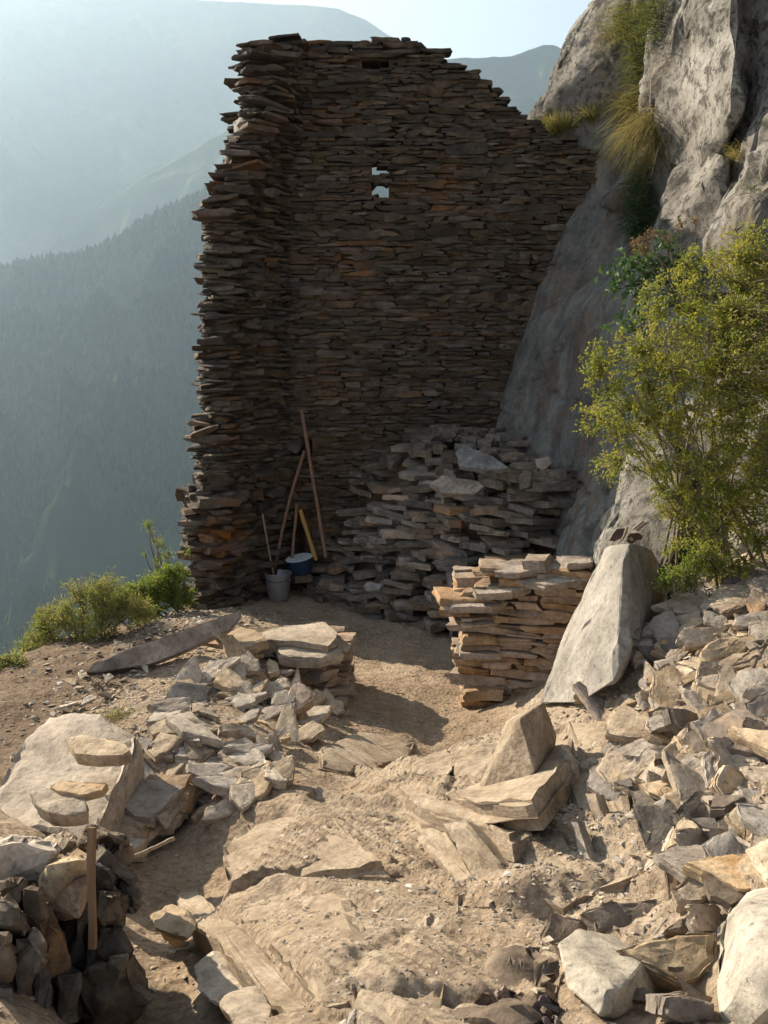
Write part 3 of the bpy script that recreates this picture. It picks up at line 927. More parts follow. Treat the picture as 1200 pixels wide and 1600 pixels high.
def build_tower():
    root = empty('ruined_tower_wall', (0, WY, 0), 'tall dark dry-stone wall of a ruined tower, ragged along its left edge', 'ruined wall')
    ms, mp = Masonry(11), Masonry(12)
    rng = np.random.default_rng(5)
    z = -0.25
    while z < 6.05:
        H = float(rng.choice([0.028, 0.036, 0.042, 0.05, 0.062, 0.08], p=[.15, .22, .25, .2, .12, .06])) * (1.15 if z < 1.5 else 1.0)
        xr = right_x(z) + 0.28
        w = 0.012 * math.sin(z * 9)
        ms.course([(-0.99, WY + w), (0.0, WY - 0.015 + w), (1.0, WY + w), (xr, WY - 0.02)], z, H, (0.09, 0.36), (0.16, 0.24), 0.010, 0.045, skip_tower, tilt=0.025)
        z += H * 0.90
    z = -0.3
    while z < 5.95:
        H = float(rng.choice([0.035, 0.045, 0.055, 0.065, 0.08, 0.10], p=[.12, .22, .26, .2, .12, .08])) * (1.15 if z < 1.4 else 0.8)
        mp.course(pier_path(z), z, H, (0.10, 0.40), (0.24, 0.40), 0.04, 0.12, skip_tower, tilt=0.07, endjit=0.08)
        z += H * 0.90
    for _ in range(70):
        z_ = rng.uniform(0.1, 5.6); x_ = rng.uniform(-0.9, 2.2)
        L_, H_ = rng.uniform(0.25, 0.5), rng.uniform(0.07, 0.12)
        if skip_tower((x_, WY, z_), L_, H_) or x_ > right_x(z_): continue
        ms.stone((x_, WY + 0.085 + rng.normal(0, 0.008), z_), rng.normal(0, 0.03), L_, 0.2, H_, 0, rng.normal(0, 0.03))
    (hx0, hx1, hz0, hz1) = HOLES[0]
    for (x_, z_, L_, H_, r_) in [(hx0 + 0.005, hz1 - 0.012, 0.06, 0.030, 0.5), (hx0 + 0.012, hz0 + 0.008, 0.07, 0.028, 0.35), (hx1 - 0.01, hz1 - 0.004, 0.05, 0.02, -0.3)]:
        ms.stone((x_, WY + 0.10, z_), 0.05, L_, 0.18, H_, 0, r_)
    # slabs that stick far out of the broken left edge
    for (a, b, L, H, yaw, pitch) in [(322,313,0.34,0.05,0.1,0.18),(318,336,0.42,0.09,0.05,0.05),(306,684,0.40,0.085,0.1,0.10),(352,300,0.36,0.06,0.2,-0.1),(312,782,0.44,0.11,0.1,0.0),
                              (400,114,0.34,0.06,0.05,0.0),(420,92,0.30,0.05,0.1,-0.05),(300,672,0.3,0.06,0.2,0.3),(318,495,0.3,0.05,0.3,0.05),(312,830,0.4,0.09,0.1,-0.1)]:
        q = P(a + 22, b, 9.82)
        mp.stone((q[0], q[1], q[2]), yaw, L, 0.34, H, 0.0, pitch)
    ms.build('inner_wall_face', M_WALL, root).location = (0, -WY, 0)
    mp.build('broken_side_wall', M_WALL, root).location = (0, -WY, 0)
    # clay and rubble packing behind the faces
    g = Geo()
    T, Fc = box_template(1, 1, 1)
    def box(x0, x1, y0, y1, z0, z1): g.add(T * np.array([x1 - x0, y1 - y0, z1 - z0]) + np.array([(x0 + x1) / 2, (y0 + y1) / 2, (z0 + z1) / 2]), Fc)
    xs = np.arange(-1.30, 2.52, 0.09)
    for k, x in enumerate(xs[:-1]):
        x1 = xs[k + 1] - 0.0015
        zt = float(min(top_z(x), top_z(x1))) - 0.10
        if x < -0.99: zt = min(zt, 5.3 + (x + 1.3) * 1.5)
        y0, y1 = WY + 0.055 + 0.02 * math.sin(k * 5.1), WY + 0.72
        cuts = [(z0 - 0.02, z1 + 0.24, 1) for (a, b, z0, z1) in HOLES if b > x and a < x1] + [(z0, z1, 0) for (a, b, z0, z1) in BLIND if b > x and a < x1]
        cuts.sort()
        zz = -0.4
        for (c0, c1, through) in cuts:
            if c0 > zz + 0.002: box(x, x1, y0, y1, zz, c0)
            if not through: box(x, x1, y0 + 0.33, y1, c0 + 0.001, c1 - 0.001)
            zz = max(zz, c1)
        box(x, x1, y0, y1, zz, zt)
    zz = -0.4
    k = 0
    while zz < 5.6:
        k += 1
        h = 0.11
        pp = [np.array(q) for q in pier_path(zz + h / 2)]
        cen = np.mean(pp, axis=0)
        ring = [cen + (q - cen) * (1 - 0.13 / max(0.3, np.linalg.norm(q - cen))) for q in pp] + [np.array((-0.98, 10.95))]
        n = len(ring)
        if zz < top_z(cen[0]) - 0.3:
            g.add([(q[0], q[1], zz) for q in ring] + [(q[0], q[1], zz + h - 0.002) for q in ring],
                  [tuple(range(n))[::-1], tuple(range(n, 2 * n))] + [(i, (i + 1) % n, n + (i + 1) % n, n + i) for i in range(n)])
        zz += h
    g.build('clay_packing', M_CLAY, root, tint=False).location = (0, -WY, 0)
    # lintel over the dark niche by the corner, ledge, and one pale block high on the edge
    ml = Masonry(3)
    q = P(452, 788, WY - 0.02); ml.stone(q + np.array([0, 0.05, 0]), 0.0, 0.52, 0.34, 0.07)
    q = P(452, 716, WY - 0.04); ml.stone(q + np.array([0, 0.05, 0]), 0.05, 0.40, 0.34, 0.05, 0, 0.12)
    ml.build('lintel', M_WALL, root).location = (0, -WY, 0)
    mb = Masonry(4)
    q = P(383, 189, 9.74); mb.stone(q + np.array([0.02, 0.12, 0]), 0.25, 0.20, 0.24, 0.15, 0, 0.15)
    o = mb.build('jutting_block', M_PALE, root, (5, 4, 4), 0.10, 6)
    o.location = (0, -WY, 0); o['label'] = 'pale blue-grey block high on the broken edge'


build_tower()


# ------------------------------------------------------------------ slabs and rocks
def resample(poly, n):
    poly = np.asarray(poly, float)
    q = np.concatenate([poly, poly[:1]])
    seg = np.linalg.norm(np.diff(q, axis=0), axis=1)
    cum = np.concatenate([[0], np.cumsum(seg)])
    s = np.linspace(0, cum[-1], n, endpoint=False)
    # keep the corners: snap the nearest sample to each vertex
    for c in cum[:-1]:
        k = int(np.argmin(np.abs(s - c)))
        s[k] = c
    s = np.sort(s)
    return np.stack([np.interp(s, cum, q[:, i]) for i in (0, 1)], -1)


def slab_geo(poly, T, rng, n=None, jag=0.02, layers=None, dome=0.0, rough=0.09, taper=0.06):
    """A flat split stone: outline (n,2) about its own centre, thickness T downwards from z=0, stepped laminae along the edge."""
    poly = np.asarray(poly, float)
    area = 0.5 * np.sum(poly[:, 0] * np.roll(poly[:, 1], -1) - poly[:, 1] * np.roll(poly[:, 0], -1))
    if area < 0: poly = poly[::-1]
    size = math.sqrt(abs(area))
    n = n or int(np.clip(size / 0.012, 20, 64))
    o = resample(poly, n)
    sd = rng.integers(0, 9999)
    c = o.mean(0)
    q = np.concatenate([o / size * 4, np.zeros((n, 1))], -1) + sd
    rad = 1 + jag * 2 * fbm(q, 3, 1) + jag * rng.normal(0, 0.4, n)
    o = c + (o - c) * rad[:, None]
    L = layers or int(np.clip(round(T / 0.016), 3, 6))
    cuts = np.sort(np.concatenate([[0, 1], rng.uniform(0.12, 0.88, L - 1)]))
    rings = []           # (points, z)
    zt = rough * T
    bands = []
    for k in range(L):
        mid = (cuts[k] + cuts[k + 1]) / 2
        f = 1 - rng.uniform(0, taper) - taper * 1.6 * abs(2 * mid - 1) ** 2
        qq = np.concatenate([o / size * 5, np.full((n, 1), k * 3.1 + sd)], -1)
        bands.append((f + fbm(qq, 3, 3) * taper * 0.7)[:, None])
    for s in (0.0, 0.3, 0.58, 0.80, 0.95):
        pt = c + (o - c) * s * bands[0]
        q2 = np.concatenate([pt / size * 2.2, np.full((n, 1), sd * 1.7)], -1)
        z = fbm(q2, 4, 2) * zt + dome * size * (1 - s * s)
        z += np.floor(fbm(q2 * 0.6 + 5, 3, 6) * 2.2) * zt * 0.35
        rings.append((pt, z - (0.10 * T if s == 0.95 else 0) * rng.uniform(0, 1, n)))
    for k in range(L):
        pt = c + (o - c) * bands[k]
        for w in (cuts[k], cuts[k + 1]):
            z = -T * w + fbm(np.concatenate([pt / size * 3.0, np.full((n, 1), sd * 1.7 + k)], -1), 3, 2) * T * 0.10 - (T * 0.12 * rng.uniform(0, 1, n) if w == 0 else 0)
            rings.append((pt, z))
    pt = c + (o - c) * 0.6
    rings.append((pt, np.full(n, -T * 1.02)))
    V, Fc = [np.array([[c[0], c[1], float(np.mean(rings[0][1]))]])], []
    idx = []
    base = 1
    for (pt, z) in rings[1:]:
        V.append(np.concatenate([pt, z[:, None]], -1)); idx.append(base); base += n
    V.append(np.array([[c[0], c[1], -T * 1.02]]))
    last = base
    for i in range(n):
        j = (i + 1) % n
        Fc.append((0, idx[0] + i, idx[0] + j))
        Fc.append((last, idx[-1] + j, idx[-1] + i))
    for a, b in zip(idx[:-1], idx[1:]):
        for i in range(n):
            j = (i + 1) % n
            Fc.append((a + i, b + i, b + j, a + j))
    return np.concatenate(V), Fc


def frame_from(nrm, hint=(1, 0, 0)):
    z = np.asarray(nrm, float); z = z / np.linalg.norm(z)
    h = np.asarray(hint, float)
    if abs(np.dot(h, z)) > 0.95: h = np.array([0, 1.0, 0])
    x = h - z * np.dot(h, z); x /= np.linalg.norm(x)
    y = np.cross(z, x)
    return np.stack([x, y, z], -1)


def traced(name, label, cat, pix, nrm, T, mat=None, Y=None, lift=0.5, group=None, seed=None, dome=0.0, jag=0.02, rough=0.09, taper=0.06, parent=None, at=None, layers=None, hint=(1, 0, 0)):
    """A slab whose visible broad face has this outline in the photo, lying in the plane with normal nrm."""
    pix = np.asarray(pix, float)
    c = pix.mean(0) if at is None else np.asarray(at, float)
    nrm = np.asarray(nrm, float); nrm = nrm / np.linalg.norm(nrm)
    if Y is None:
        q = hit(*c)
        v = q - np.array([0, 0, CAMZ])
        q = q - v / np.linalg.norm(v) * (T * lift / max(0.35, abs(np.dot(v / np.linalg.norm(v), nrm))))
    else: q = P(c[0], c[1], Y)
    pts = []
    for a, b in pix:
        d = ray(a, b)
        t = np.dot(q - np.array([0, 0, CAMZ]), nrm) / np.dot(d, nrm)
        pts.append(np.array([0, 0, CAMZ]) + d * t)
    pts = np.array(pts)
    cen = pts.mean(0)
    R = frame_from(nrm, hint)
    loc = (pts - cen) @ R
    rng = np.random.default_rng(seed if seed is not None else int(abs(c[0] * 7 + c[1] * 13)))
    V, Fc = slab_geo(loc[:, :2], T, rng, dome=dome, jag=jag, rough=rough, taper=taper, layers=layers)
    me = mesh_data(name, V, Fc, mat or M_SLAB, 17)
    o = obj(name, me, parent)
    M = Matrix([list(R[0]) + [cen[0]], list(R[1]) + [cen[1]], list(R[2]) + [cen[2]], [0, 0, 0, 1]])
    if parent is not None: M = parent.matrix_world.inverted() @ M if False else Matrix.Translation(-Vector(parent.location)) @ M
    o.matrix_local = M
    if parent is None: tag(o, label, cat, group)
    elif label: o['label'] = label
    return o


def rock_from_points(name, label, cat, pts, mat=None, amp=0.03, freq=5.0, cuts=3, group=None, bev=0.012, parent=None, seed=0, smooth=32, facet=0.0):
    """A broken block: the convex hull of these world points, its faces roughened."""
    pts = np.asarray(pts, float)
    cen = pts.mean(0)
    bm = bmesh.new()
    for p in pts: bm.verts.new(p - cen)
    r = bmesh.ops.convex_hull(bm, input=bm.verts)
    bmesh.ops.delete(bm, geom=[v for v in bm.verts if not v.link_faces], context='VERTS')
    bmesh.ops.dissolve_limit(bm, angle_limit=math.radians(4), verts=bm.verts, edges=bm.edges)
    bmesh.ops.bevel(bm, geom=list(bm.edges), offset=bev, segments=1, affect='EDGES', profile=0.6)
    bmesh.ops.triangulate(bm, faces=bm.faces)
    ext = max(v.co.length for v in bm.verts)
    tgt = max(ext / 14, 0.011)
    for _ in range(6):
        es = [e for e in bm.edges if e.calc_length() > tgt * 1.6]
        if not es or len(bm.verts) > 9000: break
        bmesh.ops.subdivide_edges(bm, edges=es, cuts=1, use_grid_fill=False)
        bmesh.ops.triangulate(bm, faces=[f for f in bm.faces if len(f.verts) > 3])
    bm.normal_update()
    co = np.array([v.co for v in bm.verts]); no = np.array([v.normal for v in bm.verts])
    q = co * freq + seed * 5.1
    d = fbm(q, 4, seed) * amp
    if facet > 0:
        w = worley(q * 0.9, seed + 3)
        d = d + (w[2] - 0.5) * facet
    d = d + np.floor(fbm(q * np.array([.7, .7, 2.2]), 3, seed + 8) * 3) / 3 * amp * 0.5
    co = co + no * d[:, None]
    for v, c in zip(bm.verts, co): v.co = c
    me = bpy.data.meshes.new(name)
    bm.to_mesh(me); bm.free()
    me.materials.append(mat or M_SLAB)
    me.shade_smooth(); me.set_sharp_from_angle(angle=math.radians(smooth))
    o = obj(name, me, parent, Vector(cen) - (Vector(parent.location) if parent else Vector()))
    if parent is None: tag(o, label, cat, group)
    return o


def random_outline(rng, L, W):
    n = rng.integers(5, 8)
    a = np.sort(rng.uniform(0, 2 * math.pi, n) * 0.35 + np.linspace(0, 2 * math.pi, n, endpoint=False) * 1.0)
    r = rng.uniform(0.75, 1.12, n)
    return np.stack([np.cos(a) * r * L / 2, np.sin(a) * r * W / 2], -1)


PROTO = []
_pr = np.random.default_rng(77)
for k in range(30):
    V, Fc = slab_geo(random_outline(_pr, 0.40, 0.28), 0.055, _pr, n=26 if k < 15 else 36, jag=0.03, taper=0.05 + 0.06 * _pr.random() if k < 15 else 0.035, layers=3 if k < 15 else 5)
    PROTO.append((V + np.array([0, 0, 0.0275]), Fc))
PROTO_ME = {}


def proto_slab(name, k, mat):
    key = (k, mat.name)
    if key not in PROTO_ME: PROTO_ME[key] = mesh_data(name, *PROTO[k], mat, 17)
    o = bpy.data.objects.new(name, PROTO_ME[key])
    COL.objects.link(o)
    return o


# ------------------------------------------------------------------ heap of stacked slates inside the tower
HC = np.array([(-0.92,10.42),(-0.78,10.10),(-0.42,9.68),(0.12,9.18),(0.60,8.76),(1.10,8.52),(1.75,8.42)])
H_T = np.concatenate([[0], np.cumsum(np.linalg.norm(np.diff(HC, axis=0), axis=1))])
H_X = [-0.92, -0.72, -0.40, -0.05, 0.16, 0.45, 1.0, 1.75]
H_H = [0.25, 0.48, 0.86, 1.16, 1.46, 1.54, 1.52, 1.50]
H_S = [0.9, 1.1, 1.3, 1.7, 2.4, 3.2, 4.2, 4.5]


def build_heap():
    rng = np.random.default_rng(31)
    lab = 'grey-brown slate stacked in the big shaded heap against the tower wall'
    grp = 'slates stacked in the heap inside the tower'
    def put(x, y, z, yaw, L, W, T, tilt, ta):
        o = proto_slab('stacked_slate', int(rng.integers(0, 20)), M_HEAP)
        o.location = (x, y, z)
        M = Matrix.Rotation(ta, 3, 'Z') @ Matrix.Rotation(tilt, 3, 'X') @ Matrix.Rotation(-ta, 3, 'Z') @ Matrix.Rotation(yaw, 3, 'Z')
        o.rotation_euler = M.to_euler()
        o.scale = (L / 0.40, W / 0.28, T / 0.055)
        tag(o, lab, 'slate', grp)
        return o
    n, z, k = 0, -0.02, 0
    while z < 1.5:
        T = rng.uniform(0.034, 0.060)
        s = rng.uniform(-0.05, 0.15)
        while s < H_T[-1]:
            L = rng.uniform(0.34, 0.72)
            m = min(s + L / 2, H_T[-1] - 0.01)
            x, y = np.interp(m, H_T, HC[:, 0]), np.interp(m, H_T, HC[:, 1])
            i = min(len(HC) - 2, int(np.searchsorted(H_T, m, side='right') - 1))
            t = (HC[i + 1] - HC[i]); t = t / np.linalg.norm(t)
            nx, ny = -t[1], t[0]                                    # inwards, to the wall
            hh, ss = np.interp(x, H_X, H_H), np.interp(x, H_X, H_S)
            bulge = 0.05 * math.sin(m * 3.1 + 0.4) + 0.035 * math.sin(m * 6.7)
            off = z / ss + bulge * min(1, z * 2) + rng.normal(0, 0.022)
            W = rng.uniform(0.24, 0.36)
            s += L * rng.uniform(0.86, 0.98)
            xx, yy = x + nx * W * 0.4, y + off + abs(ny) * W * 0.4
            if z > hh or yy > WY - 0.12: continue
            if xx > float(cliff_tps(np.array(yy), np.array(z))) + 0.05: continue
            put(xx, yy, z + T / 2 + rng.normal(0, 0.008), math.atan2(t[1], t[0]) + rng.normal(0, 0.45), L, W, T * rng.uniform(0.9, 1.5), rng.normal(0.05, 0.15), math.atan2(t[1], t[0]) + rng.normal(0, 0.7))
            n += 1
        z += T * 0.84
    # loose slates on top, leaning up towards the wall
    for k in range(60):
        x = rng.uniform(-0.3, 1.55)
        u = rng.uniform(0.1, 1.0)
        yf = np.interp(x, HC[:, 0], HC[:, 1]) + 1.5 / np.interp(x, H_X, H_S) + 0.1
        y = yf + (WY - 0.2 - yf) * u
        z = np.interp(x, H_X, H_H) + 0.02 + 0.24 * u + rng.uniform(-0.03, 0.05)
        if x > float(cliff_tps(np.array(y), np.array(z))): continue
        put(x, y, z, rng.uniform(0, 6.3), rng.uniform(0.24, 0.46), rng.uniform(0.18, 0.3), rng.uniform(0.035, 0.07), rng.normal(0.15, 0.12), rng.normal(0, 0.6))
        n += 1
    # the rubble filling under the outer slates
    g = Geo()
    xs = np.linspace(-0.95, 1.8, 46)
    uu = np.linspace(0, 1, 30)
    V = []
    for x in xs:
        yf = np.interp(x, HC[:, 0], HC[:, 1])
        hh, ss = np.interp(x, H_X, H_H), np.interp(x, H_X, H_S)
        for u in uu:
            y = yf + (WY + 0.05 - yf) * u
            z = min((y - yf - 0.30) * ss, hh + 0.15 * u) - 0.09
            V.append((x, y, max(-0.1, z + 0.02 * math.sin(x * 21) * math.cos(y * 17))))
    g.add(V, grid_faces(len(xs), len(uu)))
    o = g.build('heap_rubble', M_CLAY, None, 40, tint=False)
    tag(o, 'dark rubble filling between and under the stacked slates', 'rubble', kind='stuff')


build_heap()
# some slates of the heap that stand out
traced('pale_slate', 'small pale grey slate standing on top of the heap by the rock face', 'slate', [(835,717),(858,712),(863,722),(850,735),(838,732)], (-0.5, -0.8, 0.35), 0.03, M_GREYROCK, 8.62)
traced('standing_slate', 'upright brown slate wedged in the upper heap below the small pale one', 'slate', [(808,742),(820,732),(832,733),(830,762),(812,768)], (-0.3, -0.9, 0.25), 0.06, M_HEAP, 8.55)
traced('white_crusted_slate', 'grey slate with a whitish crust on the upper left of the heap', 'slate', [(710,705),(722,694),(770,712),(800,732),(760,735),(715,728)], (-0.2, -0.6, 0.75), 0.05, slate_mat('crusted_slate', (0.09, 0.082, 0.075), (0.17, 0.16, 0.148), (0.33, 0.32, 0.30), None, 'object', (3, 3, 12), 8), 8.85)
traced('lip_slate', 'thick brown-edged slate jutting at the lip of the heap', 'slate', [(668,755),(690,742),(750,752),(758,760),(740,772),(690,770)], (-0.1, -0.75, 0.65), 0.07, M_STUB, 8.68)
traced('blue_grey_slate', 'small blue-grey slate at the foot of the heap', 'slate', [(566,915),(575,908),(598,912),(592,922),(572,924)], (-0.3, -0.7, 0.6), 0.05, bpy.data.materials['crusted_slate'], 9.15)


# ------------------------------------------------------------------ the two door stubs
def build_stubs():
    root = empty('door_jamb_wall', (1.0, 7.05, 0), 'short right-hand stub of warm brown masonry beside the doorway, with a jutting corner slab', 'stub wall')
    m = Masonry(21)
    rng = np.random.default_rng(8)
    z = -0.15
    def skip(c, L, H):
        zt = 0.80 if c[0] < 0.63 else (0.93 if c[0] < 0.76 else 1.07)
        return c[2] + H / 2 > zt
    while z < 1.06:
        H = rng.uniform(0.045, 0.085)
        xl = 0.575 + 0.012 * math.sin(z * 20) - (0.06 if z > 0.62 else 0)
        m.course([(xl + 0.05, 7.75), (xl, 7.14), (1.1, 6.98), (1.7, 6.80)], z, H, (0.14, 0.50), (0.2, 0.3), 0.012, 0.03, skip, tilt=0.02, endjit=0.02)
        z += H * 0.90
    m.stone((0.60, 7.22, 0.735), -0.15, 0.42, 0.36, 0.075, 0, -0.05)
    m.stone((0.53, 7.2, 0.66), -0.15, 0.22, 0.3, 0.055, 0, 0)
    loc = (-1.0, -7.05, 0)
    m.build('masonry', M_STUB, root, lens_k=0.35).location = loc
    g = Geo(); T, Fc = box_template(1, 1, 1)
    for (xa, ya, xb, yb, zt) in [(0.62, 7.20, 0.78, 7.15, 0.76), (0.782, 7.15, 1.10, 7.05, 0.98), (1.102, 7.05, 1.72, 6.86, 0.98)]:
        g.add([(xa, ya, -.2), (xb, yb, -.2), (xb, 7.6, -.2), (xa, 7.6, -.2), (xa, ya, zt), (xb, yb, zt), (xb, 7.6, zt), (xa, 7.6, zt)],
              [(3, 2, 1, 0), (4, 5, 6, 7), (0, 1, 5, 4), (1, 2, 6, 5), (2, 3, 7, 6), (3, 0, 4, 7)])
    g.build('clay_packing', M_CLAY, root, tint=False).location = loc
    for pix, Y, T in [([(765,882),(800,872),(838,872),(850,888),(810,895),(770,893)], 7.1, 0.05), ([(838,880),(870,870),(905,874),(900,890),(850,892)], 7.1, 0.05),
                      ([(735,918),(760,908),(800,905),(830,915),(800,925),(740,928)], 7.05, 0.06), ([(870,868),(925,866),(928,878),(885,882)], 7.0, 0.05),
                      ([(690,940),(735,930),(790,938),(770,948),(705,948)], 7.05, 0.05), ([(800,905),(860,895),(905,893),(915,905),(850,915)], 6.95, 0.05)]:
        traced('cap_slab', None, None, pix, (-0.1, -0.12, 1), T, M_STUB, Y, parent=root)
    root = empty('door_jamb_wall', (-0.7, 7.2, 0), 'low left-hand stub of brown masonry beside the doorway, flat slabs on top', 'stub wall')
    m = Masonry(22)
    z = -0.15
    while z < 0.40:
        H = rng.uniform(0.06, 0.11)
        m.course([(-1.45, 7.12), (-0.36, 6.98), (-0.275 + 0.02 * math.sin(z * 15), 7.10), (-0.27, 7.55)], z, H, (0.2, 0.5), (0.22, 0.3), 0.02, 0.04, None, tilt=0.04, endjit=0.02)
        z += H * 0.97
    loc = (0.7, -7.2, 0)
    m.build('masonry', M_STUB, root, lens_k=0.35).location = loc
    g = Geo()
    g.add(T if False else box_template(1, 1, 1)[0] * np.array([1.0, 0.45, 0.65]) + np.array([-0.88, 7.35, 0.08]), Fc)
    g.build('clay_packing', M_CLAY, root, tint=False).location = loc
    for pix, Y, T in [([(395,990),(440,975),(510,970),(528,985),(530,1000),(515,1010),(470,1002),(400,998)], 7.1, 0.075), ([(352,988),(375,978),(405,982),(420,1000),(372,1016),(355,1005)], 6.95, 0.07),
                      ([(428,1010),(480,1002),(535,1006),(538,1018),(500,1028),(435,1025)], 6.95, 0.09)]:
        traced('cap_slab', None, None, pix, (-0.05, -0.1, 1), T, M_DUSTY, Y, parent=root)


build_stubs()


# ------------------------------------------------------------------ tools in the corner
M_WOOD = plain_mat('weathered_handle', (0.13, 0.075, 0.05), (0.25, 0.15, 0.10), 9, 0.7, 0.002, (6, 6, 1))
M_YWOOD = plain_mat('yellow_wood', (0.30, 0.17, 0.045), (0.42, 0.26, 0.08), 9, 0.65, 0.002, (6, 6, 1))
M_GREYWOOD = plain_mat('grey_wood', (0.20, 0.15, 0.11), (0.33, 0.26, 0.19), 9, 0.8, 0.002, (6, 6, 1))
M_ZINC = plain_mat('dull_zinc', (0.24, 0.25, 0.27), (0.36, 0.37, 0.39), 12, 0.5, 0.001, None, 0.5, 0.55)
M_BLUE = plain_mat('blue_enamel', (0.012, 0.03, 0.065), (0.02, 0.045, 0.09), 8, 0.3, 0.0005, None, 0.5)
M_WHITE = plain_mat('white_enamel', (0.55, 0.60, 0.62), (0.68, 0.72, 0.74), 8, 0.3, 0.0005, None, 0.5)
M_IRON = plain_mat('rusty_iron', (0.05, 0.035, 0.03), (0.11, 0.065, 0.045), 20, 0.75, 0.002)


def lathe(g, prof, n=40, cen=(0, 0, 0)):
    V, Fc = [], []
    for (r, z) in prof:
        for s in range(n):
            a = 2 * math.pi * s / n
            V.append((cen[0] + r * math.cos(a), cen[1] + r * math.sin(a), cen[2] + z))
    for k in range(len(prof) - 1):
        for s in range(n):
            s2 = (s + 1) % n
            Fc.append((k * n + s, k * n + s2, (k + 1) * n + s2, (k + 1) * n + s))
    Fc.append(tuple(range(n))[::-1])
    g.add(V, Fc)


def pole(name, label, cat, a, b, r, mat, bow=0.0, flat=1.0):
    a, b = np.asarray(a, float), np.asarray(b, float)
    g = Geo()
    t = np.linspace(0, 1, 14)
    rng = np.random.default_rng(int(abs(a[0] * 1000)))
    pts = a + (b - a) * t[:, None] + np.stack([np.sin(t * math.pi) * bow, 0 * t, 0 * t], -1) + np.cumsum(rng.normal(0, 0.0012, (14, 3)), 0)
    g.tube(pts - a, r * (1 + 0.08 * np.sin(t * 9)), 9)
    o = g.build(name, mat, None, 50, tint=False)
    o.location = a
    return tag(o, label, cat)


def build_tools():
    q = P(435, 924, 10.0)
    gz = float(ground_h(q[0], q[1]))
    b = empty('bucket', (q[0], q[1], gz), 'grey metal bucket on the floor in the dark corner of the tower', 'bucket')
    g = Geo()
    lathe(g, [(0.098, 0.0), (0.102, 0.006), (0.136, 0.262), (0.139, 0.275), (0.133, 0.275), (0.130, 0.262), (0.098, 0.012), (0.02, 0.012)])
    g.build('pail', M_ZINC, b, 40, tint=False)
    g = Geo(); t = np.linspace(0, 2 * math.pi, 41)
    g.tube(np.stack([np.cos(t) * 0.140, np.sin(t) * 0.140, 0 * t + 0.276], -1), 0.006, 8, cap=False)
    g.build('rim', M_ZINC, b, 60, tint=False)
    g = Geo(); t = np.linspace(0, math.pi, 24)
    g.tube(np.stack([np.cos(t) * 0.142, -np.sin(t) * 0.135 - 0.002, 0.262 - np.sin(t) * 0.06], -1), 0.0035, 6)
    g.build('handle', M_IRON, b, 60, tint=False)
    q = P(472, 893, 10.2)
    b = empty('enamel_basin', (q[0], q[1], q[2] - 0.02), 'dark blue enamel basin with a white inside, between bucket and slates', 'basin')
    b.rotation_euler = (0.10, -0.16, 0)
    g = Geo()
    lathe(g, [(0.085, 0.0), (0.105, 0.01), (0.132, 0.08), (0.140, 0.165), (0.147, 0.172)])
    g.build('outer_shell', M_BLUE, b, 40, tint=False)
    g = Geo()
    lathe(g, [(0.147, 0.1725), (0.142, 0.176), (0.136, 0.168), (0.127, 0.08), (0.10, 0.018), (0.02, 0.014)])
    g.build('inner_lining', M_WHITE, b, 40, tint=False)
    s = proto_slab('resting_slate', 5, M_HEAP)
    s.location = (q[0], q[1] + 0.02, q[2] - 0.06); s.scale = (0.8, 1.0, 1.3)
    tag(s, 'grey slate under the blue enamel basin', 'slate')
    pole('shovel_handle', 'longest wooden handle leaning steeply against the back wall', 'tool handle', P(471, 640, 10.38), P(509, 872, 10.05), 0.019, M_WOOD)
    pole('rake_handle', 'second longest wooden handle, leaning over from the bucket to the longest one', 'tool handle', P(476, 704, 10.36), P(428, 900, 10.15), 0.017, M_WOOD, -0.03)
    pole('hoe_handle', 'short brown wooden handle standing between the bucket and the basin', 'tool handle', P(464, 788, 10.36), P(455, 885, 10.2), 0.017, M_WOOD)
    pole('pick_handle', 'short yellow wooden handle leaning behind the enamel basin', 'tool handle', P(469, 797, 10.36), P(494, 876, 10.2), 0.023, M_YWOOD)
    pole('thin_stick', 'thin grey stick leaning in the bucket towards the broken wall', 'stick', P(410, 803, 9.95), P(430, 905, 10.02), 0.009, M_GREYWOOD)
    traced('heart_shaped_slate', 'heart-shaped flat slate propped in the niche beside the longest handle', 'slate', [(441,690),(448,684),(458,686),(470,683),(475,690),(470,702),(463,711),(452,704),(443,698)], (0.1, -0.95, 0.25), 0.035, M_WALL, 10.42)


build_tools()

# ------------------------------------------------------------------ left: flat boulder and the tumbled slabs by the doorway
UP = (0.0, -0.12, 1.0)


def z5(*p): return [(a / 2.0, 900 + b / 2.0) for a, b in p]
def z6(*p): return [(a / 2.0, 1250 + b / 2.0) for a, b in p]
def z7(*p): return [(550 + a / 1.846, 1100 + b / 1.846) for a, b in p]
def z8(*p): return [(800 + a / 3.0, 800 + b / 3.0) for a, b in p]
def zn(*p): return [(a / 4.615, 1280 + b / 4.615) for a, b in p]
def zs(*p): return [(300 + a / 3.75, 950 + b / 3.75) for a, b in p]


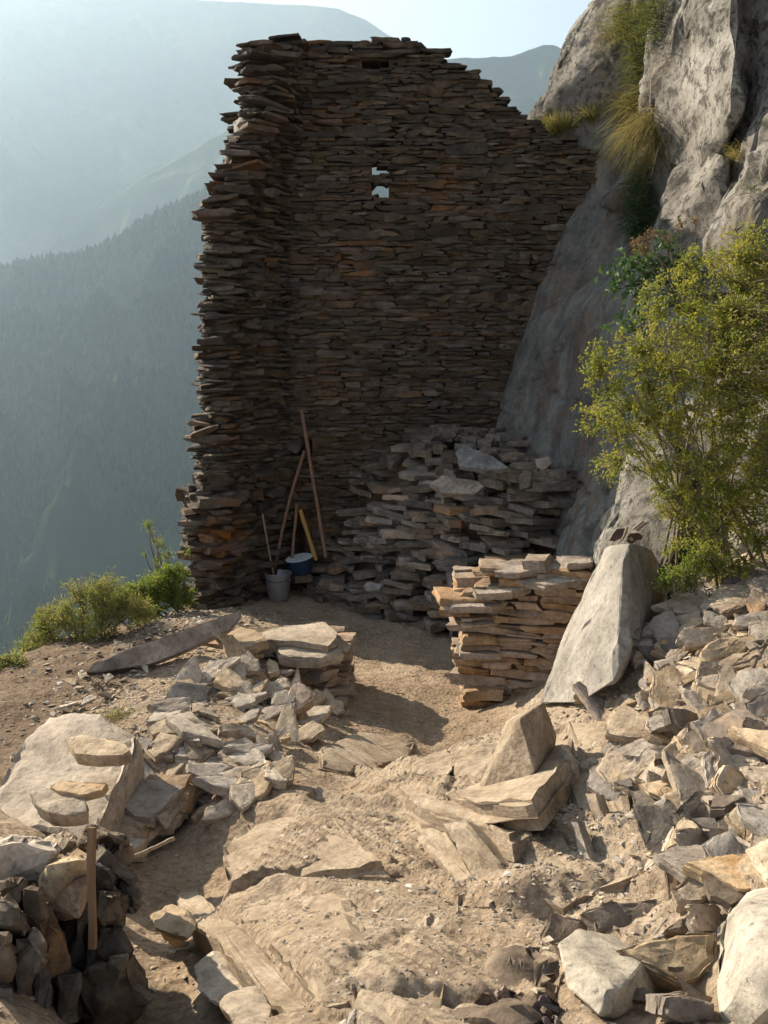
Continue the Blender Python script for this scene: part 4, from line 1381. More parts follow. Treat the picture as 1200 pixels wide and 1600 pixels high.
GL = 'tumbled slabs left of the doorway'
traced('flat_boulder', 'big flat-topped boulder slab at the left edge with two loose slates lying on it', 'boulder',
       z5((150,425),(240,420),(330,430),(380,462),(420,490),(415,545),(390,600),(350,690),(312,790),(250,822),(140,800),(0,815),(-70,780),(-50,700),(20,600),(75,490)), (-0.16, -0.22, 1), 0.20, M_DUSTY, 4.55, jag=0.012, rough=0.10, taper=0.04, layers=3)
m = Masonry(41)
for k in range(46):
    r_ = m.rng
    u = r_.uniform(0, 1)
    q = np.array([-0.98 - 0.22 * (1 - u), 3.9 + 0.95 * u, 0.0])
    m.stone((q[0] - r_.uniform(0.05, 0.14), q[1], r_.uniform(0.05, 0.38)), 1.35 + r_.normal(0, 0.15), r_.uniform(0.15, 0.32), 0.22, r_.uniform(0.04, 0.08), r_.normal(0, 0.05), r_.normal(0, 0.05))
o = m.build('boulder_support', M_STUB, None)
tag(o, 'dark rough masonry under the right edge of the flat boulder', 'masonry')
traced('loose_slate', 'long grey slate lying across the upper part of the flat boulder', 'slate', z5((203,505),(250,498),(330,503),(385,520),(415,545),(370,562),(300,560),(230,552)), (-0.12, -0.26, 1), 0.07, M_SLAB, 4.42, jag=0.03, taper=0.03)
traced('loose_slate', 'curved grey slate lying on the lower part of the flat boulder', 'slate', z5((90,680),(150,660),(215,672),(268,700),(265,730),(200,748),(150,740),(110,712)), (-0.12, -0.28, 1), 0.07, M_SLAB, 3.92, jag=0.03, taper=0.03)
traced('loose_slate', 'thin flat slate overlapping the curved slate on the flat boulder', 'slate', z5((150,655),(190,635),(250,642),(332,645),(318,668),(245,684),(180,672)), (-0.12, -0.27, 1), 0.04, M_SLAB, 3.98, jag=0.03, taper=0.03)

for pix, nrm, T, mat, lab, Y in [
    (z5((465,575),(540,520),(670,540),(600,602),(580,622),(490,632),(460,600)), (-0.15,-0.45,1), 0.06, M_SLAB, 'broad pointed slab in the middle of the left rubble, next to the flat boulder', None),
    (z5((545,645),(600,610),(680,590),(690,615),(650,640),(565,655)), (0.05,-0.3,1), 0.04, M_SLAB, 'narrow light slab just below the broad pointed slab', None),
    (z5((450,470),(560,420),(640,450),(665,490),(625,520),(560,488),(470,495)), (-0.1,-0.3,1), 0.05, M_DUSTY, 'dusty ragged slab above the broad pointed slab', None),
    (z5((655,640),(710,595),(780,590),(835,640),(815,662),(700,660)), (0.05,-0.35,1), 0.07, M_SLAB, 'thick tan slab at the lower right of the left rubble', None),
    (z5((625,765),(640,725),(720,685),(805,677),(795,705),(720,748)), (0.1,-0.5,1), 0.05, M_SLAB, 'tilted slab at the foot of the left rubble, edge on the path', None),
    (z5((400,410),(450,388),(540,390),(490,420),(440,430)), UP, 0.03, M_SLAB, 'small pale slate on the dirt above the flat boulder', None),
    (z5((615,330),(690,320),(705,350),(680,372),(640,370),(638,345)), (0,-0.5,1), 0.018, M_PALE, 'thin whitish ragged slate near the top of the left rubble', None),
    (z5((785,335),(860,325),(915,375),(870,385),(800,392)), (-0.05,-0.5,1), 0.05, M_SLAB, 'striped blocky slate beside the orange pointed stone', None),
    (z5((930,278),(940,330),(985,365),(980,388),(885,445),(885,400),(905,345)), (-0.1,-0.6,0.8), 0.09, M_RUST, 'orange-brown pointed stone standing against the left door stub', 6.15),
    (z5((815,435),(870,450),(925,482),(918,500),(860,480)), (0.15,-0.4,1), 0.04, M_SLAB, 'small tilted slate below the striped blocky slate', None),
    (z5((720,372),(800,400),(880,425),(880,448),(790,420),(715,392)), (0.1,-0.4,1), 0.06, M_SLAB, 'long slab under the striped blocky slate', None),
    (z5((540,355),(640,378),(652,397),(600,392),(540,375)), (0,-0.3,1), 0.03, M_SLAB, 'long thin slate left of the whitish ragged slate', None),
    (z5((470,648),(545,660),(555,690),(500,752),(460,720)), (0.25,-0.8,0.5), 0.10, M_RUST, 'brown stone standing upright below the broad pointed slab', None),
    (z5((590,690),(650,652),(655,690),(610,752),(590,735)), (0.35,-0.8,0.5), 0.06, M_HEAP, 'grey slab standing on edge at the foot of the left rubble', None),
    (z5((540,720),(600,660),(608,668),(555,735)), (0.35,-0.8,0.5), 0.05, M_SLAB, 'narrow slab on edge between two upright stones in the left rubble', None),
    (z5((680,290),(740,278),(830,290),(920,292),(900,304),(760,306)), (0.0,-0.3,1), 0.035, M_STUB, 'long narrow slab against the front of the left door stub', 6.65),
    (z5((640,305),(720,305),(800,325),(760,335),(680,325)), (0.0,-0.3,1), 0.035, M_SLAB, 'light narrow slab lying below the long narrow slab of the left stub', None),
    (z5((985,375),(1030,380),(1068,420),(1050,432),(1000,410)), (0.2,-0.6,0.8), 0.07, M_STUB, 'brown block on the ground in the shade right of the orange pointed stone', None),
    (z5((450,540),(500,480),(570,500),(530,545),(480,570)), (-0.2,-0.35,1), 0.06, M_DUSTY, 'dusty slab leaning behind the broad pointed slab', None),
    (z5((590,410),(640,408),(680,415),(635,445),(600,430)), (0.1,-0.3,1), 0.04, M_SLAB, 'small grey slab above the dusty ragged slab', None),
    (z5((690,520),(770,500),(810,530),(760,545),(700,540)), (0.1,-0.4,1), 0.05, M_SLAB, 'flat shaded slab in the middle of the left rubble', None),
    (z5((800,500),(880,505),(850,560),(790,545)), (0.2,-0.4,1), 0.05, M_SLAB, 'flat shaded slab nearest the doorway in the left rubble', None),
    (z5((1140,552),(1200,545),(1205,572),(1150,572)), UP, 0.02, M_SLAB, 'small flat slate lying alone on the doorway floor', None),
]:
    traced('tumbled_slab', lab, 'slab', pix, nrm, T, mat, Y, group=GL, lift=0.9)
traced('long_slab', 'very long narrow slab on edge, lying across the slope below the broken wall', 'slab',
       z5((262,303),(282,276),(380,236),(480,200),(600,158),(750,106),(756,124),(722,166),(640,205),(560,240),(470,275),(380,290),(320,300)), (0.10, -0.85, 0.52), 0.09, M_STUB, None, jag=0.006, taper=0.03, at=(215,1040), lift=1.3)

# ------------------------------------------------------------------ right: bedrock slabs
def bed_mat():
    """Bare bedrock: dusty tan schist ribbed along its beds (local x)."""
    m, nt, b = new_mat('ribbed_bedrock', 0.95, 0.15)
    tc = N(nt, 'ShaderNodeTexCoord')
    vec = tc.outputs['Object']
    n1 = noise_node(nt, vec, 3.0, 10, 0.7, dist=0.3)
    c = ramp(nt, n1.outputs[0], [(0.28, (0.17, 0.127, 0.086)), (0.45, (0.28, 0.22, 0.157)), (0.6, (0.36, 0.293, 0.218)), (0.78, (0.46, 0.39, 0.305))]).outputs[0]
    rb = noise_node(nt, vec, 1.0, 8, 0.62, stretch=(0.9, 10, 10), dist=0.25)
    c = mixc(nt, 0.5, c, ramp(nt, rb.outputs[0], [(0.38, (0.58, 0.55, 0.51)), (0.47, (1.0, 1.0, 1.0)), (0.65, (1.18, 1.18, 1.18))]).outputs[0], 'MULTIPLY')
    nk = noise_node(nt, vec, 34, 9, 0.78)
    c = mixc(nt, 0.8, c, ramp(nt, nk.outputs[0], [(0.36, (0.55, 0.52, 0.5)), (0.5, (1, 1, 1)), (0.66, (1.25,) * 3)]).outputs[0], 'MULTIPLY')
    nt.links.new(c, b.inputs['Base Color'])
    nm = noise_node(nt, vec, 9, 10, 0.72)
    bump(nt, b, [(rb.outputs[0], 0.8, 0.05), (nm.outputs[0], 0.55, 0.03), (nk.outputs[0], 0.6, 0.008)])
    return m


M_BED = bed_mat()


def ledge(pix, lift=0.03, T=0.22, nrm=None, name='bedrock_ledge', jag=0.012, flat=0.0):
    """A flat sheet of bedrock lying in the ground: its top fitted to the ground under the outline."""
    q = np.array([hit(*v) for v in pix])
    c = q.mean(0)
    if nrm is None:
        A = np.c_[q[:, :2] - c[:2], np.ones(len(q))]
        k = np.linalg.lstsq(A, q[:, 2], rcond=None)[0]
        nrm = np.array([-k[0], -k[1], 1.0])
    nrm = nrm / np.linalg.norm(nrm)
    v = c - np.array([0, 0, CAMZ])
    up = c + nrm * lift
    # where the sight line to the outline's middle meets the lifted plane
    pc = np.mean(np.asarray(pix, float), 0)
    d = ray(*pc)
    t = np.dot(up - np.array([0, 0, CAMZ]), nrm) / np.dot(d, nrm)
    o = traced(name, None, None, pix, nrm, T, M_BED, d[1] * t, jag=jag, taper=0.03, rough=0.05, layers=5, hint=(SD[0], SD[1], 0))
    return tag(o, kind='structure')


ledge([(402,1268),(470,1250),(520,1275),(603,1350),(520,1358),(430,1372),(370,1374),(345,1352),(342,1330)], 0.014, 0.24)
ledge([(348,1384),(430,1382),(520,1368),(556,1400),(580,1470),(540,1560),(505,1570),(450,1510),(395,1455),(355,1415)], 0.008, 0.26)
ledge([(262,1378),(292,1374),(400,1470),(500,1580),(480,1612),(420,1560),(340,1475),(285,1425)], 0.016, 0.2)
ledge([(598,1218),(640,1190),(690,1192),(775,1232),(835,1290),(800,1302),(720,1272),(655,1258)], 0.02, 0.22)
ledge([(690,1285),(722,1276),(780,1345),(812,1450),(790,1446),(735,1368)], 0.05, 0.2, np.array([-0.75, -0.35, 0.56]))
ledge([(640,1270),(690,1282),(730,1345),(770,1420),(740,1420),(690,1350),(645,1305)], 0.01, 0.2)
ledge([(850,1105),(905,1112),(890,1180),(830,1250),(740,1255),(700,1240),(665,1222),(675,1205),(710,1190),(770,1150),(815,1135)], 0.0, 0.12)
ledge([(885,1112),(950,1122),(985,1250),(1000,1375),(935,1392),(905,1300),(872,1200)], 0.015, 0.25)
ledge([(800,1290),(850,1262),(890,1310),(925,1395),(880,1420),(830,1400)], 0.012, 0.25)
ledge([(495,1168),(560,1140),(655,1152),(640,1185),(545,1205),(500,1195)], 0.02, 0.12)
ledge([(560,1490),(640,1470),(700,1540),(690,1610),(590,1620),(545,1570)], 0.012, 0.2)
def PP(*p):
    """Points of a rock, moved along the view so that its lowest point meets the ground."""
    b = max(p, key=lambda q: q[1])
    dy = hit(b[0], min(b[1], 1590))[1] - 0.02 - b[2] if b[1] < 1599 else 0.0
    return [P(q[0], q[1], q[2] + dy) for q in p]


rock_from_points('bedrock_slab', 'tall pointed slab of pale bedrock standing beside the right door stub', 'rock slab',
    PP((985,848,5.75),(942,852,6.05),(925,905,6.1),(898,965,6.02),(868,1030,5.92),(846,1100,5.72),(905,1100,5.28),(960,1064,5.12),(988,1000,5.3),(974,930,5.5),(972,880,5.6),
       (1012,852,6.1),(1015,900,6.1),(1020,1000,6.0),(950,850,6.5),(890,1090,6.3),(1020,870,6.7),(1040,1000,6.6),(1035,900,6.3)), M_GREYROCK, 0.010, 3.2, bev=0.010, seed=4, smooth=22, facet=0.025)
rock_from_points('wedge_block', 'wedge-shaped block of bedrock at the foot of the tall pointed slab, one side shaded', 'rock',
    PP((812,1122,4.55),(836,1206,4.42),(748,1236,4.62),(785,1252,4.5),(770,1190,4.72),(852,1093,4.85),(868,1150,4.85),(850,1185,4.7),(790,1128,4.95),(860,1200,5.0),(760,1240,5.0)), M_BED, 0.006, 6, bev=0.005, seed=6, smooth=22, facet=0.006)
rock_from_points('ridge_block', 'squared block of bedrock left of the wedge block, above the doorway floor', 'rock',
    PP((640,1190,5.0),(665,1178,5.1),(700,1168,5.1),(720,1180,4.9),(712,1200,4.75),(668,1200,4.85),(690,1225,4.7),(640,1210,4.9),(700,1195,5.2)), M_BED, 0.018, 5, bev=0.012, seed=8)
rock_from_points('ridge_block', 'rounded dusty block of bedrock between the squared block and the wedge block', 'rock',
    PP((700,1190,4.75),(725,1168,4.9),(765,1160,4.9),(790,1150,4.9),(775,1200,4.55),(745,1225,4.4),(705,1222,4.55),(770,1180,5.1)), M_BED, 0.02, 5, bev=0.012, seed=9)
rock_from_points('bedrock_bank', 'broken face of the bedrock bank right of the path, cut by upright cracks', 'rock',
    PP((780,1270,4.0),(840,1250,4.05),(860,1330,3.6),(800,1395,3.3),(740,1330,3.75),(725,1290,3.95),(830,1400,3.3),(800,1300,4.2),(850,1300,4.1),(790,1440,3.02),(765,1380,3.4)), M_DUSTY, 0.035, 4, bev=0.02, seed=14, facet=0.05)
# edges of tilted strata standing out of the bank
GS = 'thin upright schist blades in the bank'
for pix, lab in [
    (z7((600,110),(628,150),(650,250),(668,330),(650,330),(625,230)), 'topmost thin upright schist blade in the bank below the tall slab'),
    (z7((670,255),(700,250),(745,380),(778,480),(750,478),(712,370)), 'widest pale upright schist blade in the bank'),
    (z7((625,330),(645,325),(690,450),(715,560),(690,545),(655,440)), 'lowest thin upright schist blade in the bank'),
    (z7((645,120),(665,140),(680,235),(665,230)), 'short upright schist blade beside the topmost one'),
    (z7((735,130),(750,140),(745,230),(730,220)), 'short upright schist blade at the right, under the rubble')]:
    traced('schist_blade', lab, 'rock blade', pix, (-0.75, -0.55, 0.45), 0.05, M_DUSTY, None, group=GS, lift=0.3)
rock_from_points('pale_boulder', 'large rounded pale grey boulder cut off by the lower right corner', 'boulder',
    PP((1135,1412,2.45),(1172,1392,2.55),(1150,1398,2.75),(1200,1366,2.95),(1260,1345,2.95),(1215,1375,2.6),(1125,1470,2.35),(1122,1530,2.25),(1130,1610,2.12),(1180,1560,2.0),(1260,1500,2.0),(1260,1620,1.95),(1270,1400,2.4),(1170,1440,2.2),(1200,1620,2.3),(1240,1400,2.8)), M_PALE, 0.02, 4, bev=0.03, seed=11)
rock_from_points('white_rock', 'angular whitish rock with a bright broken face, in the rubble at the bottom', 'rock',
    PP((872,1474,2.66),(902,1450,2.74),(930,1474,2.66),(1008,1500,2.58),(985,1528,2.46),(945,1556,2.36),(937,1590,2.30),(895,1550,2.42),(876,1490,2.6),
       (1035,1523,2.72),(1027,1575,2.55),(940,1598,2.38),(980,1470,2.95),(900,1500,2.9),(950,1590,2.75)), M_PALE, 0.008, 6, bev=0.006, seed=12, smooth=25, facet=0.012)

GR = 'loose slabs in the rubble slope at the right'
for pix, nrm, T, mat, lab, Y in [
    (z8((280,862),(330,825),(400,785),(470,768),(540,765),(600,800),(560,832),(480,845),(400,850),(320,858)), (-0.1,-0.3,1), 0.055, M_SLAB, 'long pale slab jutting out of the right rubble below the pointed bedrock slab', None),
    (z8((545,640),(580,605),(660,590),(680,650),(650,690),(570,735),(545,690)), (-0.3,-0.55,0.8), 0.09, M_PALE, 'whitish pitted block above the long jutting slab', None),
    (z8((595,832),(690,790),(790,815),(880,850),(790,858),(680,852)), (0.0,-0.35,1), 0.05, M_SLAB, 'thin wide slab right of the long jutting slab', None),
    (z8((870,660),(905,615),(960,590),(1060,570),(1120,562),(1158,595),(1120,640),(1060,680),(980,690),(900,705)), (-0.15,-0.5,0.85), 0.12, M_SLAB, 'big thick rounded slab in the upper right rubble, twigs beside it', None),
    (z8((880,838),(950,785),(1020,745),(1110,715),(1190,700),(1195,730),(1120,790),(1060,835),(980,850),(910,852)), (-0.12,-0.45,0.9), 0.07, M_SLAB, 'large dark-edged slab below the thick rounded slab', None),
    (z8((690,450),(745,455),(785,570),(735,590),(685,590)), (-0.45,-0.7,0.5), 0.08, M_SLAB, 'upright rectangular stone standing in the upper right rubble', None),
    (z8((562,480),(620,430),(690,448),(690,575),(625,590),(570,540)), (-0.5,-0.65,0.55), 0.10, M_PALE, 'pale upright stone next to the pointed bedrock slab', None),
    (z8((905,362),(950,342),(1020,345),(1050,400),(1000,448),(930,432)), (-0.4,-0.6,0.7), 0.10, M_PALE, 'pale crumbly block just under the bush', None),
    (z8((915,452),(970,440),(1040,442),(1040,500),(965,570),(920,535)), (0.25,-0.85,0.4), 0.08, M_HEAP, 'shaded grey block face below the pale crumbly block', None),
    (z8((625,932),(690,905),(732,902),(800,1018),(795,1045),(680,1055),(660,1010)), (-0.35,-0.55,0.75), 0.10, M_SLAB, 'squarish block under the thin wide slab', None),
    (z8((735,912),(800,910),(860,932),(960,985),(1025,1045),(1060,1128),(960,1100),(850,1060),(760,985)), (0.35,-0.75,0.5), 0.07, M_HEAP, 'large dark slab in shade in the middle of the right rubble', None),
    (z8((900,932),(960,922),(1040,960),(1130,1020),(1192,1065),(1180,1095),(1110,1070),(1020,1030),(930,970)), (-0.1,-0.45,0.9), 0.05, M_SLAB, 'long narrow mottled slab right of the large dark slab', None),
    (z8((910,1048),(925,1045),(945,1080),(972,1190),(974,1238),(955,1240),(925,1180)), (-0.85,-0.45,0.25), 0.16, M_SLAB, 'thin bright slab standing on edge in the right rubble', None),
    (z8((948,1262),(1000,1180),(1055,1190),(1100,1220),(1148,1330),(1150,1470),(1100,1430),(1040,1370)), (0.05,-0.8,0.6), 0.06, M_SLAB, 'big grey slab leaning back at the right edge of the rubble', None),
    (z8((918,1345),(980,1328),(1060,1390),(1150,1480),(1140,1498),(1040,1470),(930,1400)), (-0.2,-0.6,0.8), 0.06, M_SLAB, 'tilted slab below the big leaning slab', None),
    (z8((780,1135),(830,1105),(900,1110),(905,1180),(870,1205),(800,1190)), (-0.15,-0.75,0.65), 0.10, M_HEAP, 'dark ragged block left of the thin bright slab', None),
    (z8((1075,840),(1130,828),(1190,830),(1200,858),(1140,870),(1100,860)), (-0.05,-0.4,1), 0.06, M_SLAB, 'slab at the right edge beside the large dark-edged slab', None),
    (z8((690,398),(740,392),(790,430),(770,462),(715,445)), (-0.35,-0.5,0.8), 0.06, M_SLAB, 'small tan slab at the foot of the bush', None),
    (z8((955,885),(1010,872),(1085,872),(1100,925),(1050,958),(985,935)), (-0.1,-0.8,0.5), 0.12, M_PALE, 'rounded pale stone under the large dark-edged slab', None),
    (z8((685,595),(780,590),(915,598),(900,625),(800,628),(692,622)), (0.0,-0.93,0.35), 0.04, M_SLAB, 'straight plank-like stone below the upright rectangular stone', None),
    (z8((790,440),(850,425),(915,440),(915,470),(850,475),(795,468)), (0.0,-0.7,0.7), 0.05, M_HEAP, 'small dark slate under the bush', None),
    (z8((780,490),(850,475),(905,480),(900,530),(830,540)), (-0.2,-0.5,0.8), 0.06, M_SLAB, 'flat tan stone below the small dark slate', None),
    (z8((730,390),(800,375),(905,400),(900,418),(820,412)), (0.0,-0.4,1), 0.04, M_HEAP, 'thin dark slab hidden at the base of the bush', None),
    (z8((510,950),(560,915),(600,930),(590,985),(540,1000)), (-0.55,-0.5,0.65), 0.07, M_PALE, 'small pale block below the long jutting slab', None),
    (z8((660,690),(760,680),(850,740),(880,790),(800,800),(700,760)), (-0.2,-0.4,0.9), 0.06, M_DUSTY, 'dusty flat slab left of the thick rounded slab', None),
    (z8((600,760),(650,745),(690,790),(640,815),(605,800)), (-0.3,-0.45,0.85), 0.05, M_DUSTY, 'small dusty stone at the right tip of the long jutting slab', None),
    (z7((915,535),(960,500),(1070,475),(1148,520),(1080,545),(1000,572),(935,562)), (-0.05,-0.35,1), 0.06, M_SLAB, 'broad flat slab above the pale corner boulder', None),
    (z7((938,365),(955,355),(955,400),(950,475),(938,480)), (-0.9,-0.4,0.2), 0.18, M_PALE, 'bright thin slab on edge left of the shaded slab', None),
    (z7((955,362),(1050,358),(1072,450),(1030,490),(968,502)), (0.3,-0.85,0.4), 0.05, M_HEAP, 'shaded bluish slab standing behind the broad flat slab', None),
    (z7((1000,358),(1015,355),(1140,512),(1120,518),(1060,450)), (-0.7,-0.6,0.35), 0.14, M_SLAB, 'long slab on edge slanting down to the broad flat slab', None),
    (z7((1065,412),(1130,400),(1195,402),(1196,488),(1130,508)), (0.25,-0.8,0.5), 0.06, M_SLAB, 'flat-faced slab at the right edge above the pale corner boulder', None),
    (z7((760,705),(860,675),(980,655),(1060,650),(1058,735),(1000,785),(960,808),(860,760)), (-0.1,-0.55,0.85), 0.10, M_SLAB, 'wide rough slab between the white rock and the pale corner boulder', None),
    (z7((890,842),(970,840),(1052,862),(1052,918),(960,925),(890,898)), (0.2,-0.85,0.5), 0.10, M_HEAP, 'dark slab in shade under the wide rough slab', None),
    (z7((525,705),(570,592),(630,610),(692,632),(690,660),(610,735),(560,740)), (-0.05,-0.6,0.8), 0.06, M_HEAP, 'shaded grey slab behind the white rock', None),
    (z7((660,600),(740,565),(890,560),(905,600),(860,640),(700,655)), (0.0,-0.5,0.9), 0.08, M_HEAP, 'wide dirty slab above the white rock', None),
    (z7((895,655),(940,620),(985,605),(1000,650),(930,665)), (-0.1,-0.6,0.8), 0.06, M_HEAP, 'small pointed slab above the wide rough slab', None),
    (z7((950,575),(972,575),(1000,655),(985,655)), (-0.8,-0.5,0.3), 0.12, M_SLAB, 'small slab on edge under the broad flat slab', None),
    (z7((745,235),(790,220),(840,235),(870,262),(800,268),(750,255)), (-0.1,-0.5,0.9), 0.06, M_SLAB, 'flat slab on the left fringe of the right rubble', None),
    (z7((630,190),(650,200),(650,235),(615,245),(610,205)), (0.2,-0.8,0.5), 0.08, M_RUST, 'small brown block beside the wedge block', None),
    (z7((1020,90),(1050,100),(1055,215),(1040,210),(1020,140)), (-0.8,-0.5,0.35), 0.14, M_SLAB, 'upright bright slab near the centre of the right rubble', None),
    (z7((1045,230),(1075,170),(1130,190),(1170,330),(1150,345),(1090,290)), (0.1,-0.75,0.6), 0.06, M_SLAB, 'leaning slab behind the slab on edge near the right border', None),
    (z7((900,255),(960,240),(1040,300),(1125,390),(1110,395),(1020,345),(940,300)), (-0.25,-0.6,0.75), 0.06, M_SLAB, 'long slab sloping down to the right in the lower rubble', None),
    (z7((845,320),(900,300),(945,330),(935,395),(880,395)), (0.0,-0.7,0.7), 0.09, M_SLAB, 'layered block at the left of the lower rubble', None),
]:
    traced('rubble_slab', lab, 'slab', pix, nrm, T, mat, Y, group=GR, lift=1.1)
GP_ = 'purple stones beside the white rock'
for k, (pix, lab) in enumerate([(z7((405,830),(440,815),(475,830),(465,855),(420,855)), 'small purple-brown stone left of the white rock, uppermost of the purple ones'),
    (z7((505,885),(550,828),(600,862),(592,905),(530,912)), 'largest purple-brown stone, angular, left of the white rock'),
    (z7((440,870),(490,862),(505,880),(480,905),(445,895)), 'small dark purple stone between the two other purple ones'),
    (z7((545,905),(590,895),(615,925),(560,935)), 'purple stone at the very bottom, in front of the white rock')]):
    traced('purple_stone', lab, 'stone', pix, (-0.15, -0.6, 0.8), 0.07, M_PURPLE, None, group=GP_, dome=0.06, rough=0.3)
rock_from_points('bedrock_bank', 'low bedrock hump along the right side of the path at the bottom', 'rock',
    PP((700,1600,2.22),(720,1560,2.35),(790,1490,2.65),(850,1450,2.85),(900,1460,2.8),(870,1540,2.45),(800,1610,2.15),(860,1600,2.3),(900,1540,2.9)), M_HEAP, 0.03, 5, bev=0.02, seed=17, facet=0.03)


def filler(n, poly, name, lab, grp, seed, size, mat, tiltv, lift=0.3):
    """Many small slabs between the big ones: each its own object."""
    rng = np.random.default_rng(seed)
    poly = np.asarray(poly, float)
    lo, hi = poly.min(0), poly.max(0)
    def inside(p):
        c = False
        for i in range(len(poly)):
            a, b = poly[i], poly[i - 1]
            if (a[1] > p[1]) != (b[1] > p[1]) and p[0] < (b[0] - a[0]) * (p[1] - a[1]) / (b[1] - a[1]) + a[0]: c = not c
        return c
    k = 0
    while k < n:
        p = rng.uniform(lo, hi)
        if not inside(p): continue
        if p[0] < 240 and p[1] > 1165 and p[1] < 1350: continue
        if 885 < p[0] < 1005 and 1010 < p[1] < 1110: continue          # the gloves and the long jutting slab lie free
        k += 1
        q = hit(*p)
        s = size[0] * (size[1] / size[0]) ** rng.random()
        o = proto_slab(name, int(rng.integers(15, 30)), mat[int(rng.integers(0, len(mat)))])
        T = max(0.012, min(0.05, rng.uniform(0.08, 0.15) * s))
        up = Vector((tiltv[0] + rng.normal(0, tiltv[2]), tiltv[1] + rng.normal(0, tiltv[2]), 1.0)).normalized()
        R = up.to_track_quat('Z', 'Y').to_matrix() @ Matrix.Rotation(rng.uniform(0, 6.3), 3, 'Z')
        o.rotation_euler = R.to_euler()
        o.scale = (s / 0.40, s * rng.uniform(0.55, 0.95) / 0.40, T / 0.055)
        o.location = (q[0], q[1], q[2] + T * lift + rng.uniform(0, 0.02))
        tag(o, lab, 'slate', grp)


RPOLY = [(905,1085),(1000,1000),(1030,950),(1210,890),(1210,1390),(1120,1400),(1030,1390),(1000,1310),(950,1230),(940,1150)]
filler(125, RPOLY, 'rubble_slate', 'weathered slate lying among the larger slabs of the right rubble slope', 'slates of the right rubble', 50, (0.20, 0.42), [M_SLAB, M_SLAB, M_SLAB, M_HEAP], (-0.22, -0.38, 0.22), 0.9)
filler(130, RPOLY, 'rubble_slate', 'weathered slate lying among the larger slabs of the right rubble slope', 'slates of the right rubble', 51, (0.08, 0.26), [M_SLAB, M_SLAB, M_HEAP, M_DUSTY], (-0.2, -0.35, 0.32), 0.9)
filler(60, [(250,1110),(310,1040),(400,1020),(520,1040),(540,1100),(470,1170),(430,1230),(330,1290),(240,1240)], 'tumbled_slate', 'slate among the tumbled slabs left of the doorway', 'slates of the left rubble', 57, (0.24, 0.46), [M_SLAB, M_SLAB, M_DUSTY], (0.08, -0.32, 0.16), 0.9)
filler(70, [(250,1110),(310,1040),(400,1020),(520,1040),(540,1100),(470,1170),(430,1230),(330,1290),(240,1240)], 'tumbled_slate', 'slate among the tumbled slabs left of the doorway', 'slates of the left rubble', 52, (0.10, 0.34), [M_SLAB, M_SLAB, M_DUSTY, M_STUB], (0.05, -0.2, 0.22), 0.6)
filler(26, [(860,1440),(1130,1400),(1130,1600),(820,1600),(720,1600),(800,1500)], 'bottom_slate', 'small slate wedged between the stones at the bottom right', 'small slates at the bottom right', 53, (0.06, 0.16), [M_SLAB, M_HEAP], (0, -0.2, 0.5))
filler(34, [(20,1130),(110,1060),(240,985),(290,960),(330,960),(260,1030),(170,1100)], 'dirt_slate', 'small slate half buried in the dirt slope below the broken wall', 'small slates on the dirt slope', 54, (0.05, 0.16), [M_SLAB, M_DUSTY], (0, -0.1, 0.3), 0.1)

# ------------------------------------------------------------------ lower left: the dark near wall of upright stones
GN = 'stones of the near wall in the lower left corner'
R_ = rock_from_points
def NN(Y, dY, *p):
    """Outline points in the close-up of the near stones, front at Y, body dY deep behind."""
    q = zn(*p)
    a = [P(x, y, Y) for x, y in q]
    cx, cy = np.mean(q, 0)
    j = np.random.default_rng(len(q) + int(abs(cx * 7))).uniform(-5, 5, (len(q), 3))
    a = [P(x + u[0], y + u[1], Y + u[2] * 0.012) for (x, y), u in zip(q, j)]
    return a + [P(cx + (x - cx) * 0.95, cy + (y - cy) * 0.9 - 6, Y + dY * 1.7) for x, y in q]


